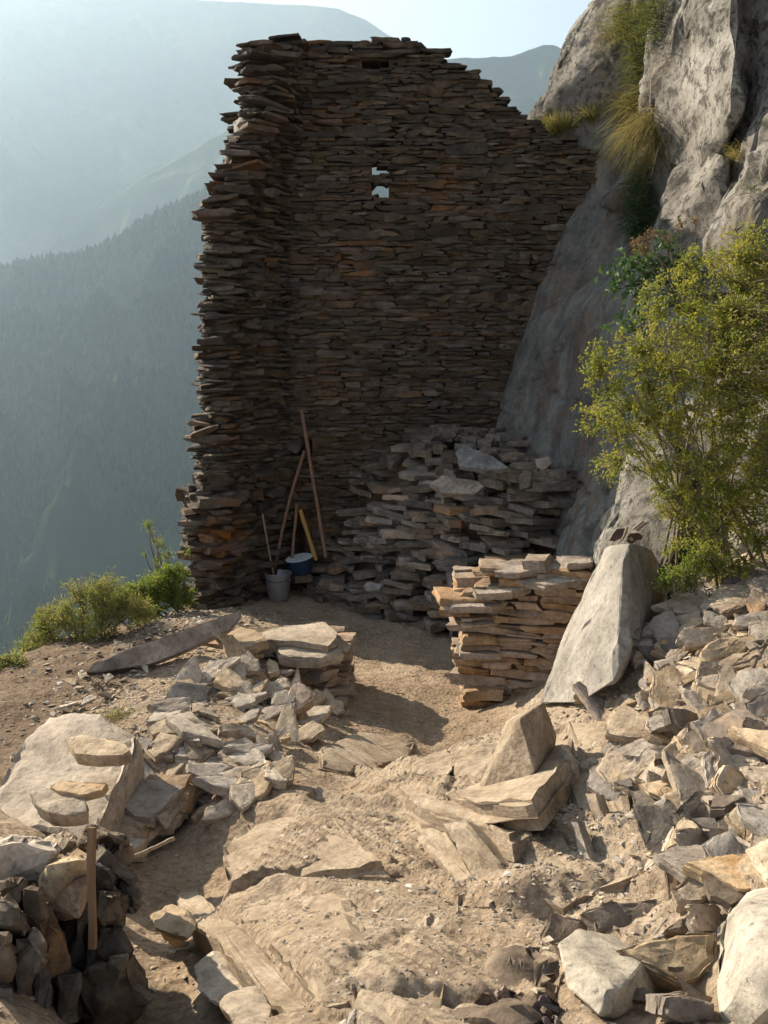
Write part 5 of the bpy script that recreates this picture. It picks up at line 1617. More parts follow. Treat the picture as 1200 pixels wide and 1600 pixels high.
for pts, mat, lab, amp in [  # lit-topped stones take the pale slab tone, shaded ones the darkened schist
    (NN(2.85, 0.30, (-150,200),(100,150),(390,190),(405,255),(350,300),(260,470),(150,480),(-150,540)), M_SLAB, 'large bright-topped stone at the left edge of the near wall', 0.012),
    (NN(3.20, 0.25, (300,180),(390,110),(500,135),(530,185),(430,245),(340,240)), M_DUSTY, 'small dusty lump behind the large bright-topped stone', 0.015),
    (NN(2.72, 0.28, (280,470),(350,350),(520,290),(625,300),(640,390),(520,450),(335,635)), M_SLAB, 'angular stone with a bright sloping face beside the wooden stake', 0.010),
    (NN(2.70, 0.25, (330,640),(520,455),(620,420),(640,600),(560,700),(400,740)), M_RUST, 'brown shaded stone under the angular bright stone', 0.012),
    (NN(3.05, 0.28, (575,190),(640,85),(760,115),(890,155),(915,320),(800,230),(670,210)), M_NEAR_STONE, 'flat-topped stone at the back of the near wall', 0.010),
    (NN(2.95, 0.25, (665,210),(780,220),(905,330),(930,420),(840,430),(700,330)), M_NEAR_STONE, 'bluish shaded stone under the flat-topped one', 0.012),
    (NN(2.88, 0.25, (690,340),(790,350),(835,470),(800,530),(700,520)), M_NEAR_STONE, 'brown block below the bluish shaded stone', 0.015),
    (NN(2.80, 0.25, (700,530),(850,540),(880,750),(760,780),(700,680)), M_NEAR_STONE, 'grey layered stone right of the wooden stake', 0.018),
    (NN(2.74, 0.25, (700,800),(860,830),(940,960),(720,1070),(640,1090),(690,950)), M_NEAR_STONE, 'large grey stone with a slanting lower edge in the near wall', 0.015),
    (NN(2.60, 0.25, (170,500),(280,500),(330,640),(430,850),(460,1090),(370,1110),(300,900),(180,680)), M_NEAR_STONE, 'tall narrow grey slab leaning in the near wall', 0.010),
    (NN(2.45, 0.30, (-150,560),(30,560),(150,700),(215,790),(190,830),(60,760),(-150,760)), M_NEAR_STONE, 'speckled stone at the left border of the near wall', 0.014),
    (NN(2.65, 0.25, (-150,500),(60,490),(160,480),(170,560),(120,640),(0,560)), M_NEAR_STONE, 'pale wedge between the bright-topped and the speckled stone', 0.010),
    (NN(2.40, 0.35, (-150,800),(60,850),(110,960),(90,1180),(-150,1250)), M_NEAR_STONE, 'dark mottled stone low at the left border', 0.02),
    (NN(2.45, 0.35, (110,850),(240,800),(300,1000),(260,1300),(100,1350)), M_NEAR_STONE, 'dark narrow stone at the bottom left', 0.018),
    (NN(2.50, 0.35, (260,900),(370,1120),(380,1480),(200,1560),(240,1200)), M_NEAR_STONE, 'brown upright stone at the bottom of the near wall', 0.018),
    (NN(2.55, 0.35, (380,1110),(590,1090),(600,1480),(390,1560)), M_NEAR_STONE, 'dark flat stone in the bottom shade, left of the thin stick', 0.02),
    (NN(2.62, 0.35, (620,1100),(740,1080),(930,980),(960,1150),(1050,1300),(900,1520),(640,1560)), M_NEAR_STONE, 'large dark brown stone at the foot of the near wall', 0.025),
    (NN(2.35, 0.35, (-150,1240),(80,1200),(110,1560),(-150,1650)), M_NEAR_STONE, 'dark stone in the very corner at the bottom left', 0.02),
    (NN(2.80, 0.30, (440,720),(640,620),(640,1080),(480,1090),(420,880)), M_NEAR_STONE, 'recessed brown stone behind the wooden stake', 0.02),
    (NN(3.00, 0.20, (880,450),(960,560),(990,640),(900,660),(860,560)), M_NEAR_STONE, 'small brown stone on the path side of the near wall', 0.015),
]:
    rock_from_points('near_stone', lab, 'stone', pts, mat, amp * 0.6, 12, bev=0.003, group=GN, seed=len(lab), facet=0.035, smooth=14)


def plank(name, label, cat, a, b, w, t, mat, yaw=0.0):
    a, b = np.asarray(a, float), np.asarray(b, float)
    d = b - a; L = np.linalg.norm(d)
    T, Fc = box_template(3, 2, 16)
    V = T * np.array([w, t, L])
    n = fbm(V * np.array([20, 20, 6]) + a, 3, 3) * 0.003
    V[:, 0] += n + np.sin(T[:, 2] * 5) * 0.003
    V[:, 1] += fbm(V * np.array([20, 20, 6]) - a, 3, 5) * 0.002
    me = mesh_data(name, V, Fc, mat, 40)
    o = obj(name, me)
    o.rotation_euler = (Vector(d).to_track_quat('Z', 'Y').to_matrix() @ Matrix.Rotation(yaw, 3, 'Z')).to_euler()
    o.location = (a + b) / 2
    return tag(o, label, cat)


M_STAKE = plain_mat('fresh_stake_wood', (0.12, 0.068, 0.036), (0.21, 0.125, 0.07), 12, 0.75, 0.002, (8, 8, 0.6))
q = zn((662,60), (662,935))
plank('wooden_stake', 'flat brown wooden stake standing between the near stones', 'stake', P(*q[0], 2.68), P(*q[1], 2.58), 0.022, 0.014, M_STAKE, 0.6)
q = z6((420,190), (545,128))
pole('dry_stick', 'dry stick lying in the dark hollow between near wall and flat boulder', 'stick', P(q[0][0], q[0][1], 3.65) + np.array([0, 0, 0.02]), P(q[1][0], q[1][1], 3.85) + np.array([0, 0, 0.02]), 0.008, M_GREYWOOD)
GT = 'dusty blocks in the trench beside the near wall'
rock_from_points('trench_block', 'sunlit block standing in the shaded trench at the bottom', 'rock',
    PP((232,1425,3.05),(262,1410,3.1),(290,1415,3.1),(312,1450,2.95),(300,1470,2.85),(262,1460,2.9),(235,1450,2.95),(270,1480,3.2),(300,1430,3.3)), M_DUSTY, 0.018, 7, group=GT, seed=3)
rock_from_points('trench_block', 'larger sunlit block low in the trench, nearer the bottom edge', 'rock',
    PP((298,1510,2.68),(325,1490,2.75),(370,1500,2.75),(400,1550,2.5),(390,1590,2.35),(330,1570,2.4),(300,1545,2.5),(350,1530,2.9)), M_DUSTY, 0.022, 7, group=GT, seed=5)
rock_from_points('trench_block', 'lowest dusty block in the trench, cut by the bottom edge', 'rock',
    PP((345,1560,2.45),(400,1545,2.55),(430,1575,2.4),(420,1620,2.2),(360,1620,2.2),(380,1580,2.6)), M_DUSTY, 0.018, 7, group=GT, seed=7)

# ------------------------------------------------------------------ chips and gravel trodden into the ground
def gravel():
    rng = np.random.default_rng(91)
    g = Geo()
    T = np.array([(1,0,0),(-1,0,0),(0,1,0),(0,-1,0),(0,0,.6),(0,0,-.6)], float)
    Fc = [(0,2,4),(2,1,4),(1,3,4),(3,0,4),(2,0,5),(1,2,5),(3,1,5),(0,3,5)]
    X, Y, S = [], [], []
    for (cx, cy, sx, sy, n, s0, s1) in [(0.25,3.3,0.5,0.9,2600,0.003,0.014),(0.7,3.7,0.35,0.6,2600,0.004,0.022),(0.0,6.6,0.5,1.4,1500,0.004,0.018),(-0.2,8.8,0.9,1.0,700,0.004,0.016),
                                        (-1.6,7.2,0.6,1.2,2200,0.006,0.04),(-1.1,5.9,0.5,0.6,1200,0.005,0.03),(1.4,4.0,0.6,0.9,2600,0.005,0.03),(-0.9,3.0,0.35,0.6,700,0.004,0.02),(0.0,2.6,0.7,0.5,1300,0.002,0.009),
                                        (-1.75,9.3,0.35,0.5,900,0.006,0.035)]:
        X.append(rng.normal(cx, sx, n)); Y.append(rng.normal(cy, sy, n)); S.append(s0 * (s1 / s0) ** (rng.random(n) ** 1.6))
    X, Y, S = map(np.concatenate, (X, Y, S))
    X = np.concatenate([X, X + rng.normal(0, 0.15, len(X))]); Y = np.concatenate([Y, Y + rng.normal(0, 0.2, len(Y))]); S = np.concatenate([S, S * 0.55])
    ok = (Y > 1.6) & (Y < 10.3)
    X, Y, S = X[ok], Y[ok], S[ok]
    Z = ground_h(X, Y)
    n = len(X)
    sc = np.stack([S * rng.uniform(.7, 1.5, n), S * rng.uniform(.5, 1.1, n), S * rng.uniform(.25, .7, n)], -1)
    V = T[None] * sc[:, None, :] * rng.uniform(0.6, 1.15, (n, 6, 3)) + rng.normal(0, 0.15, (n, 6, 3)) * sc[:, None, :]
    a = rng.uniform(0, 6.3, n)[:, None]
    x, y = V[..., 0] * np.cos(a) - V[..., 1] * np.sin(a), V[..., 0] * np.sin(a) + V[..., 1] * np.cos(a)
    z = V[..., 2] + x * rng.normal(0, .25, (n, 1)) + y * rng.normal(0, .25, (n, 1))
    W = np.stack([x + X[:, None], y + Y[:, None], z + Z[:, None] + S[:, None] * 0.12], -1).reshape(-1, 3)
    FF = (np.array(Fc)[None] + (np.arange(n) * 6)[:, None, None]).reshape(-1, 3)
    m = slate_mat('gravel_chips', (0.20, 0.155, 0.11), (0.32, 0.26, 0.195), (0.44, 0.38, 0.30), None, 'tint', (3, 3, 3), 8.0, 0, (0.7, 1.3))
    me = mesh_data('gravel', W, FF, m, None, np.repeat(rng.random(n), 6))
    tag(obj('gravel', me), 'slate chips and gravel scattered over the dirt', 'gravel', kind='stuff')


gravel()

# ------------------------------------------------------------------ work gloves and an iron tool head left on the rocks
M_GLOVE = plain_mat('soiled_canvas', (0.38, 0.31, 0.22), (0.55, 0.47, 0.36), 30, 0.95, 0.003)


def skin_chain(name, pts, rads, mat, parent=None, edges=None, sub=2):
    me = bpy.data.meshes.new(name)
    pts = [tuple(p) for p in pts]
    me.from_pydata(pts, edges or [(i, i + 1) for i in range(len(pts) - 1)], [])
    o = obj(name, me, parent)
    md = o.modifiers.new('skin', 'SKIN')
    for v, r in zip(me.skin_vertices[0].data, rads): v.radius = (r, r) if np.isscalar(r) else r
    me.skin_vertices[0].data[0].use_root = True
    md.use_smooth_shade = True
    o.modifiers.new('sub', 'SUBSURF').render_levels = sub
    me.materials.append(mat)
    return o


def z9(*p): return [(880 + a / 8.57, 1000 + b / 8.57) for a, b in p]


def rel(Y, pix, base): return [tuple(P(a, b, Y + dy) - base) for (a, b), dy in zip(pix, np.linspace(0, 0, len(pix)))]


bs = P(932, 1066, 4.72)
g1 = empty('work_glove', bs, 'pale stiff work glove standing upright on the rubble against the pointed bedrock slab', 'glove')
pix = z9((395,590),(440,500),(475,400),(480,300),(490,225))
skin_chain('palm_and_cuff', rel(4.72, pix, bs), [0.014, 0.017, 0.021, 0.026, 0.024], M_GLOVE, g1)
pix = z9((500,480),(520,390),(555,300))
skin_chain('thumb', rel(4.69, pix, bs), [0.012, 0.013, 0.014], M_GLOVE, g1)
bs = P(915, 1060, 4.76)
g2 = empty('work_glove', bs, 'crumpled brown-grey work glove lying left of the upright one', 'glove')
pix = z9((200,575),(270,510),(330,450),(400,410))
skin_chain('palm_and_cuff', rel(4.76, pix, bs), [0.010, 0.018, 0.022, 0.018], M_GLOVE, g2)
pix = z9((215,580),(300,520),(390,500))
skin_chain('folded_cuff', rel(4.73, pix, bs), [0.009, 0.013, 0.010], M_GLOVE, g2)

bs = P(975, 846, 5.78)
hd = empty('iron_tool', bs, 'rusty iron tool head with broken shaft on top of the pointed bedrock slab', 'tool')
def zt(*p): return [(920 + a / 7.5, 780 + b / 7.5) for a, b in p]
rock = traced('blade', None, None, zt((235,485),(270,420),(330,345),(425,335),(410,400),(385,455),(300,490)), (-0.2, -0.9, 0.35), 0.02, M_IRON, 5.75, parent=hd, jag=0.01)
q = [np.array(v) for v in rel(5.78, zt((455,500),(460,400)), bs)]
g = Geo()
ang = np.linspace(0, 2 * math.pi, 20)
g.tube([q[0] + np.array([0.02 + 0.019 * math.sin(a), 0.0, 0.02 + 0.022 * math.cos(a)]) for a in ang], 0.011, 8, cap=False)
g.tube([q[0] + np.array([0.02, 0.01, 0.02]), q[0] + np.array([0.06, 0.03, 0.028]), q[0] + np.array([0.085, 0.04, 0.02])], [0.026, 0.024, 0.016], 10)
g.build('socket_ring', M_IRON, hd, 60, tint=False)
for (a, b) in [((520,355),(640,255)), ((560,370),(685,265)), ((395,470),(455,325))]:
    v = rel(5.80, zt(a, b), bs)
    g = Geo(); g.tube(np.linspace(v[0], v[1], 6), 0.008, 7)
    g.build('wooden_shaft', M_GREYWOOD, hd, 50, tint=False)

# ------------------------------------------------------------------ blocks and buttresses of the cliff
def PC(*p): return [P(*q) for q in p]


rock_from_points('rock_buttress', 'tall whitish rock face at the upper right, right of the grassy gully', 'rock face',
    PC((1062,-60,8.9),(1030,60,8.85),(1014,120,8.75),(1016,195,8.7),(1048,258,8.5),(1095,275,8.0),(1105,120,7.85),(1110,-60,8.0),(1150,-60,7.6),(1150,180,7.4),(1130,250,7.7),(1050,-60,9.6),(1200,100,8.5),(1060,240,9.4),(1120,-60,9.5)), M_CLIFF, 0.05, 2.2, cuts=4, bev=0.03, seed=31, facet=0.05, smooth=30)
rock_from_points('rock_buttress', 'large boulder in shade below the whitish rock face at the upper right', 'rock face',
    PC((1072,232,8.3),(1046,305,8.2),(1022,370,8.15),(1008,430,8.1),(1080,470,7.6),(1140,430,7.2),(1150,330,7.3),(1135,240,7.5),(1100,222,7.9),(1100,300,7.5),(1060,330,9.0),(1150,300,8.4),(1060,460,8.8)), M_CLIFF, 0.045, 2.4, bev=0.03, seed=33, facet=0.05, smooth=30)
rock_from_points('rock_buttress', 'sunlit rounded rock at the right border, above the big bush', 'rock face',
    PC((1113,335,7.1),(1135,300,7.1),(1160,270,7.0),(1230,230,6.7),(1240,420,6.4),(1150,440,6.6),(1108,400,6.95),(1170,350,6.5),(1200,300,7.6),(1130,420,7.6)), M_CLIFF, 0.04, 2.6, bev=0.03, seed=35, facet=0.04, smooth=30)
rock_from_points('rock_buttress', 'sunlit rock slab beside the bush, behind the pointed bedrock slab', 'rock face',
    PC((990,680,6.85),(973,760,6.7),(962,810,6.55),(942,850,6.45),(945,910,6.3),(1030,910,5.9),(1070,820,5.9),(1060,700,6.3),(1020,650,6.7),(1090,900,6.6),(1080,680,7.3),(1010,880,7.4),(1010,690,7.4)), M_CLIFF, 0.035, 2.6, bev=0.02, seed=37, facet=0.05, smooth=28)

# ------------------------------------------------------------------ plants
M_BARK = plain_mat('twig_bark', (0.10, 0.075, 0.055), (0.22, 0.17, 0.125), 20, 0.9, 0.002)
M_LEAF = leaf_mat('bush_leaves', (0.085, 0.125, 0.016), (0.215, 0.245, 0.032), (0.34, 0.30, 0.048), 0.5)
M_LEAFG = leaf_mat('green_leaves', (0.075, 0.12, 0.018), (0.17, 0.23, 0.03), (0.29, 0.32, 0.06), 0.5)
M_LEAFD = leaf_mat('broad_leaves', (0.03, 0.07, 0.022), (0.06, 0.115, 0.035), (0.11, 0.17, 0.06), 0.3)
M_OLIVE = leaf_mat('dry_scrub', (0.13, 0.165, 0.03), (0.25, 0.26, 0.06), (0.36, 0.31, 0.11), 0.5)
M_GRASS = leaf_mat('grass_blades', (0.08, 0.10, 0.02), (0.18, 0.165, 0.04), (0.32, 0.235, 0.09), 0.45)
M_WEED = leaf_mat('cliff_weed_leaves', (0.06, 0.075, 0.018), (0.13, 0.14, 0.032), (0.24, 0.20, 0.06), 0.45)
M_SEED = leaf_mat('seed_heads', (0.14, 0.085, 0.03), (0.22, 0.135, 0.05), (0.30, 0.20, 0.08), 0.3)


def leaf_mesh(pts, dirs, size, width, rng, curl=0.25):
    """One pointed leaf per point: two faces folded along the midrib."""
    n = len(pts)
    d = dirs + rng.normal(0, 0.55, (n, 3))
    d /= np.linalg.norm(d, axis=1)[:, None]
    up = rng.normal(0, 1, (n, 3)) + np.array([-0.5, 0.2, 0.9])
    s = np.cross(d, up); s /= np.linalg.norm(s, axis=1)[:, None] + 1e-9
    nn = np.cross(s, d)
    L = (size * rng.uniform(0.6, 1.35, n))[:, None]
    w = L * width
    a = pts
    m = pts + d * L * 0.5
    V = np.stack([a, m + s * w * 0.5 + nn * L * 0.10, m - nn * L * curl * 0.2, m - s * w * 0.5 + nn * L * 0.10, a + d * L - nn * L * curl], 1).reshape(-1, 3)
    i = (np.arange(n) * 5)[:, None]
    Fc = np.concatenate([i + np.array([[0, 2, 1]]), i + np.array([[1, 2, 4]]), i + np.array([[0, 3, 2]]), i + np.array([[2, 3, 4]])])
    return V, Fc


def shrub(name, label, cat, base, blobs, n_twig, leaves_per, lsize, lwidth, mat, seed, stems=7, depth=0.3, spread=0.12, reach=0.15, bark=None, twig_r=0.0026, group=None, tone=(0, 1), bare=0.1, leaf_name='leaves'):
    """Stems from the base to each blob (px, py, Y, radius px), twigs from the stems to points in the blobs, leaves along the twigs."""
    rng = np.random.default_rng(seed)
    base = np.asarray(base, float)
    root = empty(name, base, label, cat, group)
    g = Geo()
    paths = []
    for k, (a, b, Y, r) in enumerate(blobs):
        tgt = P(a, b, Y)
        for q in range(max(1, stems // len(blobs) + (1 if k < stems % len(blobs) else 0))):
            st = base + rng.normal(0, spread, 3) * np.array([1, .7, 0.1])
            en = tgt + rng.normal(0, r / F * Y * 0.35, 3)
            t = np.linspace(0, 1, 12)[:, None]
            mid = st + (en - st) * 0.45 + np.array([0, 0, 0.12 * np.linalg.norm(en - st)]) + rng.normal(0, 0.05, 3)
            pth = (1 - t) ** 2 * st + 2 * t * (1 - t) * mid + t * t * en + np.cumsum(rng.normal(0, 0.006, (12, 3)), 0)
            paths.append(pth)
            g.tube(pth - base, np.linspace(twig_r * 3.6, twig_r, 12), 6)
    allp = np.concatenate([p[3:] for p in paths])
    LP, LD, LT = [], [], []
    w = np.array([b[3] ** 2 for b in blobs], float); w /= w.sum()
    for _ in range(n_twig):
        a, b, Y, r = blobs[rng.choice(len(blobs), p=w)]
        v = rng.normal(0, 1, 3); v /= np.linalg.norm(v)
        v *= rng.random() ** 0.38
        R = r / F * Y
        tip = P(a, b, Y) + v * np.array([R, max(depth, R * 0.8), R])
        k = int(np.argmin(((allp - tip) ** 2).sum(1) + rng.random(len(allp)) * 0.01))
        st = allp[k]
        t = np.linspace(0, 1, 7)[:, None]
        d0 = tip - st
        ln = np.linalg.norm(d0)
        if ln > 0.9: continue
        mid = st + d0 * 0.5 + rng.normal(0, 0.06, 3) * ln * 2
        pth = (1 - t) ** 2 * st + 2 * t * (1 - t) * mid + t * t * tip
        g.tube(pth - base, np.linspace(twig_r * 0.9, twig_r * 0.4, 7), 4, cap=False)
        if rng.random() < bare: continue
        m = int(leaves_per * rng.uniform(0.5, 1.5))
        u = 1 - rng.random(m) ** 1.6 * min(1.0, reach / max(ln, 0.02) * 1.6)
        f = np.clip(u * 6, 0, 5.999)
        i0 = f.astype(int)
        q = pth[i0] + (pth[i0 + 1] - pth[i0]) * (f - i0)[:, None] + rng.normal(0, lsize * 0.7, (m, 3))
        LP.append(q); LD.append(np.repeat((d0 / (ln + 1e-6))[None], m, 0))
        LT.append(np.clip(rng.normal(tone[0] + (tone[1] - tone[0]) * rng.random(), 0.14, m), 0, 1))
    g.build('branches', bark or M_BARK, root, 60, tint=False)
    LP, LD, LT = np.concatenate(LP), np.concatenate(LD), np.concatenate(LT)
    V, Fc = leaf_mesh(LP - base, LD, np.full(len(LP), lsize), lwidth, rng)
    me = mesh_data(leaf_name, V, Fc, mat, None, np.repeat(LT, 5))
    obj(leaf_name, me, root)
    return root


def cliff_hit(px, py, y0=5.0):
    ys = np.arange(y0, 13.5, 0.02)
    d = ray(px, py)
    xs, zs = d[0] / d[1] * ys, CAMZ + d[2] / d[1] * ys
    cx = cliff_x(ys, zs)
    k = np.nonzero(xs >= cx)[0]
    return P(px, py, ys[k[0]] - 0.01 if len(k) else 9.0)


def grass(name, label, cat, base, n, L, spread, mat, seed, lean=(-0.15, -0.15, 1.0), fan=0.5, w=0.005, tone=(0.1, 0.9), droop=0.5, group=None, axis=None):
    """A tuft of curved blades as one plant."""
    rng = np.random.default_rng(seed)
    base = np.asarray(base, float)
    V, Fc, TT = [], [], []
    n, L, w = int(n * 1.9), L * 0.8, w * 0.75
    for k in range(n):
        o = rng.normal(0, 1, 3) * np.asarray(spread)
        d = np.asarray(lean) + rng.normal(0, fan * (1.6 if rng.random() < 0.35 else 1.0), 3) * np.array([1, 1, 0.6]); d /= np.linalg.norm(d)
        l = L * rng.uniform(0.45, 1.15)
        s = np.cross(d, rng.normal(0, 1, 3)); s /= np.linalg.norm(s) + 1e-9
        b = len(V)
        for i in range(5):
            t = i / 4
            p = o + d * l * t + np.array([d[0] * 0.3, d[1] * 0.3, -1.0]) * l * droop * t * t
            ww = w * (1 - t) ** 0.7 + 0.0004
            V += [p - s * ww / 2, p + s * ww / 2]
            if i: Fc.append((b + 2 * i - 2, b + 2 * i - 1, b + 2 * i + 1, b + 2 * i))
        TT += [np.clip(rng.uniform(*tone), 0, 1)] * 10
    me = mesh_data(name, V, Fc, mat, None, TT)
    o = obj(name, me, None, base)
    return tag(o, label, cat, group)


# the big bush at the right
shrub('thorny_bush', 'big yellow-green twiggy bush growing over the rubble at the right edge', 'bush', P(1130, 905, 5.35),
      [(1060,570,5.4,115),(1150,470,5.5,105),(1130,690,5.3,140),(985,585,5.4,70),(1000,670,5.35,75),(1165,390,5.6,55),(935,560,5.45,32),(930,650,5.4,40),(1090,420,5.6,40),(1170,560,5.2,110),
       (1165,830,5.1,85),(1090,840,5.1,60),(950,740,5.45,30),(1040,470,5.55,45),(1230,500,5.4,120),(1230,700,5.2,120),(1075,760,5.2,70),(1130,885,5.05,45)],
      2500, 24, 0.020, 0.52, M_LEAF, 61, stems=26, depth=0.25, spread=0.16, reach=0.11, tone=(0.25, 1.0), bare=0.10, twig_r=0.0022)
shrub('green_shrub', 'low bright green leafy sprig at the foot of the big bush', 'shrub', P(1060, 925, 4.95), [(1050,905,4.95,32),(1085,890,4.95,30),(1110,880,5.0,25)],
      170, 15, 0.016, 0.5, M_LEAFG, 62, stems=8, depth=0.07, spread=0.05, reach=0.07, tone=(0.3, 1.0))
shrub('broad_leaved_weed', 'dark green broad-leaved plant against the rock wall, left of the bush top', 'plant', P(1085, 520, 6.35), [(1000,430,6.4,38),(1040,395,6.4,30),(1060,440,6.35,40),(990,500,6.35,25),(960,440,6.45,14)],
      75, 7, 0.062, 0.55, M_LEAFD, 63, stems=9, depth=0.10, spread=0.05, reach=0.12, tone=(0.2, 1.0), bare=0.05, twig_r=0.0022)
shrub('seeding_weed', 'brown seed heads rising above the broad-leaved plant', 'plant', P(1060, 470, 6.3), [(1000,385,6.3,16),(1020,365,6.3,10),(1085,340,6.3,9),(1060,350,6.3,7),(1042,372,6.3,10)],
      60, 16, 0.013, 0.6, M_SEED, 64, stems=7, depth=0.03, spread=0.03, reach=0.08, bare=0.0, twig_r=0.002)
# bushes on the edge at the left
shrub('scrub_bush', 'olive scrubby bush on the edge of the drop, left of the long slab', 'bush', P(170, 1015, 7.7), [(125,945,7.7,42),(165,930,7.7,40),(205,950,7.7,32),(90,975,7.7,34),(150,985,7.6,40),(60,1000,7.7,28),(230,965,7.8,24),(45,1010,7.6,26),(75,965,7.8,24)],
      1300, 18, 0.022, 0.32, M_OLIVE, 65, stems=22, depth=0.25, spread=0.22, reach=0.12, tone=(0.0, 0.9), twig_r=0.002)
shrub('green_bush', 'bright green bush tucked against the foot of the broken tower edge', 'bush', P(250, 962, 8.8), [(240,925,8.8,34),(270,905,8.9,30),(205,935,8.7,28),(285,935,8.9,22),(225,950,8.6,24),(180,940,8.5,20)],
      900, 20, 0.024, 0.5, M_LEAFG, 66, stems=16, depth=0.2, spread=0.15, reach=0.1, tone=(0.2, 1.0), twig_r=0.002)
shrub('tall_weed', 'tall thin flowering weed standing out against the valley, beside the broken tower edge', 'plant', P(262, 935, 9.0), [(232,822,9.0,11),(250,848,9.0,10),(262,868,9.0,10),(245,880,9.0,9),(280,890,9.0,11),(290,860,9.05,6),(240,905,9.0,7),(222,865,9.0,5)],
      110, 9, 0.019, 0.6, M_LEAFG, 67, stems=9, depth=0.06, spread=0.03, reach=0.10, tone=(0.5, 1.0), bare=0.0, twig_r=0.0028)
shrub('pale_bush', 'small pale green bush at the far left below the scrub', 'bush', P(35, 1080, 6.9), [(25,1045,6.9,28),(50,1050,6.9,20),(5,1040,6.9,22)],
      260, 13, 0.019, 0.45, M_OLIVE, 68, stems=9, depth=0.14, spread=0.1, reach=0.1, tone=(0.2, 0.8))
shrub('dry_brush', 'dead brown brushwood on the dirt slope at the left border', 'brushwood', P(30, 1150, 6.0), [(15,1120,6.0,26),(45,1135,6.0,22),(70,1110,6.1,20),(5,1165,5.8,22)],
      240, 5, 0.014, 0.3, M_SEED, 69, stems=12, depth=0.12, spread=0.14, reach=0.1, bare=0.4, tone=(0.1, 0.7))
shrub('dry_brush', 'dead twigs lying on the dirt in front of the long slab', 'brushwood', P(170, 1085, 6.3), [(150,1075,6.3,18),(185,1078,6.3,16),(120,1090,6.2,16),(215,1072,6.4,10)],
      110, 3, 0.012, 0.3, M_SEED, 70, stems=8, depth=0.08, spread=0.12, reach=0.1, bare=0.5, tone=(0.1, 0.7))
# grass and weeds in the cracks of the cliff
for k, (px, py, n, L, sp, tone, mat, lean, fan, droop, w, lab, cat) in enumerate([
    (868,205,300,0.34,(0.07,0.10,0.03),(0.1,0.9),M_GRASS,(-0.4,-0.2,1.0),0.40,0.35,0.006,'big grass tuft on the ledge just above the right shoulder of the tower wall','grass tuft'),
    (885,200,200,0.26,(0.07,0.10,0.03),(0.1,0.8),M_GRASS,(-0.2,-0.2,1.0),0.40,0.35,0.006,'short wide grass growing between the two tufts on the ledge above the tower wall','grass tuft'),
    (922,185,260,0.26,(0.04,0.06,0.03),(0.2,0.9),M_GRASS,(-0.1,-0.1,1.0),0.5,0.3,0.005,'round grass tuft on the ledge, right of the big one','grass tuft'),
    (985,45,420,0.36,(0.10,0.14,0.10),(0.0,0.8),M_GRASS,(-0.5,-0.3,0.6),0.5,0.6,0.007,'topmost long grass hanging in the cliff gully','grass tuft'),
    (1030,30,380,0.30,(0.12,0.12,0.12),(0.0,0.6),M_WEED,(-0.4,-0.3,0.7),0.5,0.5,0.008,'bright green grass at the top of the cliff gully, beside the white rock face','grass tuft'),
    (1003,100,360,0.30,(0.06,0.10,0.14),(0.0,0.7),M_WEED,(-0.5,-0.3,0.5),0.5,0.7,0.008,'green weeds in the middle of the cliff gully','grass tuft'),
    (995,165,420,0.32,(0.09,0.12,0.07),(0.1,0.9),M_GRASS,(-0.5,-0.4,0.4),0.5,0.8,0.006,'shaggy yellow-green tuft halfway down the cliff gully','grass tuft'),
    (1015,200,520,0.42,(0.09,0.12,0.07),(0.3,1.0),M_GRASS,(-0.6,-0.4,0.1),0.5,1.0,0.006,'large drooping brownish tuft at the foot of the white rock face','grass tuft'),
    (1020,245,240,0.26,(0.06,0.08,0.05),(0.1,0.8),M_GRASS,(-0.5,-0.4,0.2),0.5,0.9,0.007,'lower edge of the drooping growth, half in shade','grass tuft'),
    (1005,300,300,0.24,(0.08,0.12,0.14),(0.0,0.5),M_LEAFD,(-0.5,-0.3,0.5),0.6,0.6,0.014,'dark green weeds in the shaded lower part of the cliff gully','weeds'),
    (1000,350,220,0.22,(0.07,0.10,0.10),(0.0,0.6),M_LEAFD,(-0.5,-0.3,0.5),0.6,0.6,0.016,'lowest dark weeds in the shaded gully, above the broad-leaved plant','weeds'),
    (1155,245,110,0.18,(0.04,0.05,0.03),(0.3,1.0),M_GRASS,(-0.5,-0.3,0.7),0.5,0.4,0.004,'thin dry tuft on the shaded rock at the upper right','grass tuft'),
    (1192,310,110,0.18,(0.05,0.05,0.06),(0.0,0.7),M_WEED,(-0.5,-0.3,0.6),0.5,0.5,0.006,'green tuft at the right border above the bush','grass tuft')]):
    grass('grass_tuft' if cat == 'grass tuft' else 'cliff_weeds', lab, cat, cliff_hit(px, py), n, L, sp, mat, 100 + k, lean, fan, w, tone, droop, 'grass and weeds on the cliff')
q = P(185, 1118, 5.5)
grass('moss_tuft', 'small green-yellow tuft of moss at the upper right corner of the flat boulder', 'moss', (q[0], q[1], float(ground_h(q[0], q[1]))), 160, 0.07, (0.06, 0.05, 0.005), M_GRASS, 140, (0, 0, 1), 0.6, 0.004, (0.1, 0.7), 0.3)
bpy.data.objects['moss_tuft']['kind'] = 'stuff'


def z4(*p): return [(1000 + a / 6.0, 900 + b / 6.0) for a, b in p]


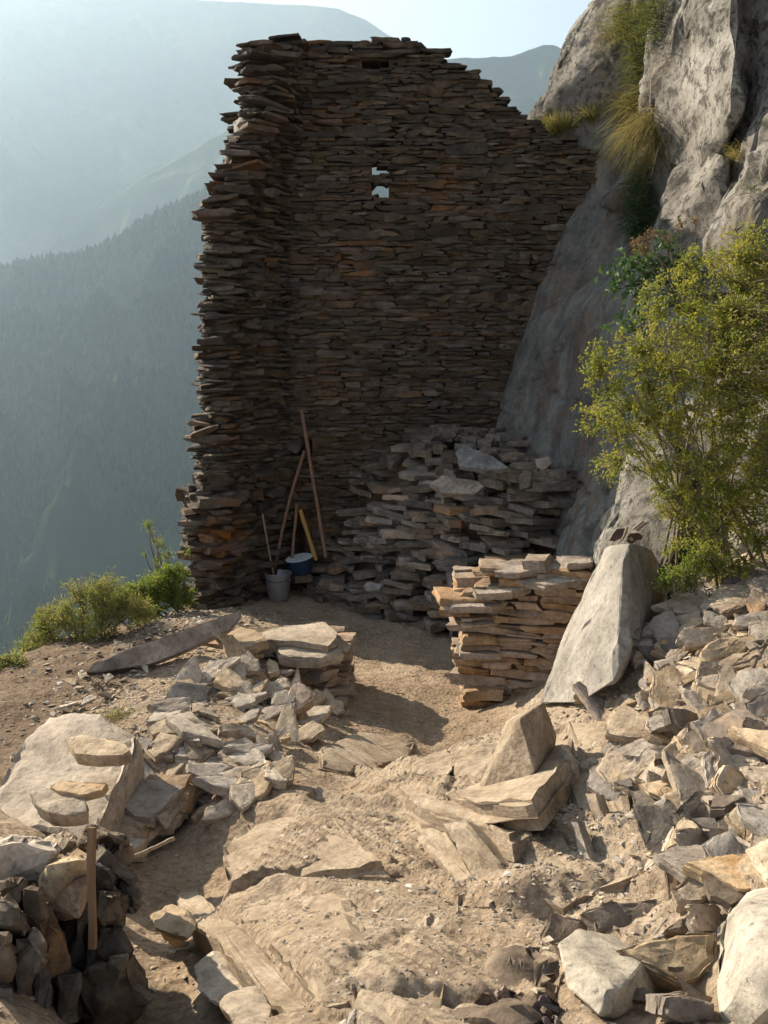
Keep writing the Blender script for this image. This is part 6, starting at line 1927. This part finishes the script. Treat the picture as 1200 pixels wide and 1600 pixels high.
def twig(label, paths, Y0, Y1):
    root = None
    g = Geo()
    b0 = P(*z4(paths[0][0])[0], Y0)
    for pth in paths:
        px = z4(*pth)
        pts = np.array([P(a, b, Y0 + (Y1 - Y0) * (b - 915) / 150) for a, b in px])
        f = np.linspace(0, len(pts) - 1, len(pts) * 4)
        pts = np.stack([np.interp(f, np.arange(len(pts)), pts[:, i]) for i in range(3)], -1)
        pts += np.random.default_rng(len(pth)).normal(0, 0.003, pts.shape)
        g.tube(pts - b0, np.linspace(0.007, 0.0035, len(pts)), 6)
    o = g.build('dry_branch', M_BARK, None, 60, tint=False)
    o.location = b0
    tag(o, label, 'branch')


twig('bare forked branch lying over the blocks just under the big bush', [[(1160,110),(1085,255),(985,350),(930,400),(880,470)], [(1115,165),(1040,230),(940,300),(840,330),(690,380)]], 4.75, 4.35)
twig('bare crooked branch hanging over the thick rounded slab at the right border', [[(1210,580),(1160,640),(1150,695),(1090,750),(1000,800),(900,835),(760,845),(680,850)], [(1150,695),(1100,800),(1040,880),(1010,940),(1005,1000)], [(1160,660),(1050,680),(980,740),(880,820)], [(1210,640),(1150,695)]], 4.35, 3.95)

# ------------------------------------------------------------------ the hazy air of the valley
def build_haze():
    hx0, hx1, hy0, hy1, hz0, hz1 = -6000, 6000, -400, 6300, -1000, 1800
    bm = bmesh.new()
    bmesh.ops.create_cube(bm, size=1.0)
    for v in bm.verts:
        v.co = Vector(((hx0 + hx1) / 2 + v.co.x * (hx1 - hx0), (hy0 + hy1) / 2 + v.co.y * (hy1 - hy0), (hz0 + hz1) / 2 + v.co.z * (hz1 - hz0)))
    me = bpy.data.meshes.new('haze')
    bm.to_mesh(me); bm.free()
    m = bpy.data.materials.new('haze')
    m.use_nodes = True
    nt = m.node_tree
    nt.nodes.remove(nt.nodes['Principled BSDF'])
    v = nt.nodes.new('ShaderNodeVolumePrincipled')
    v.inputs['Color'].default_value = (0.375, 0.50, 0.625, 1)
    v.inputs['Density'].default_value = 2.0e-4
    v.inputs['Anisotropy'].default_value = 0.5
    nt.links.new(v.outputs[0], nt.nodes['Material Output'].inputs['Volume'])
    me.materials.append(m)
    tag(obj('haze', me), 'pale backlit haze filling the valley air', 'haze', kind='stuff')


build_haze()
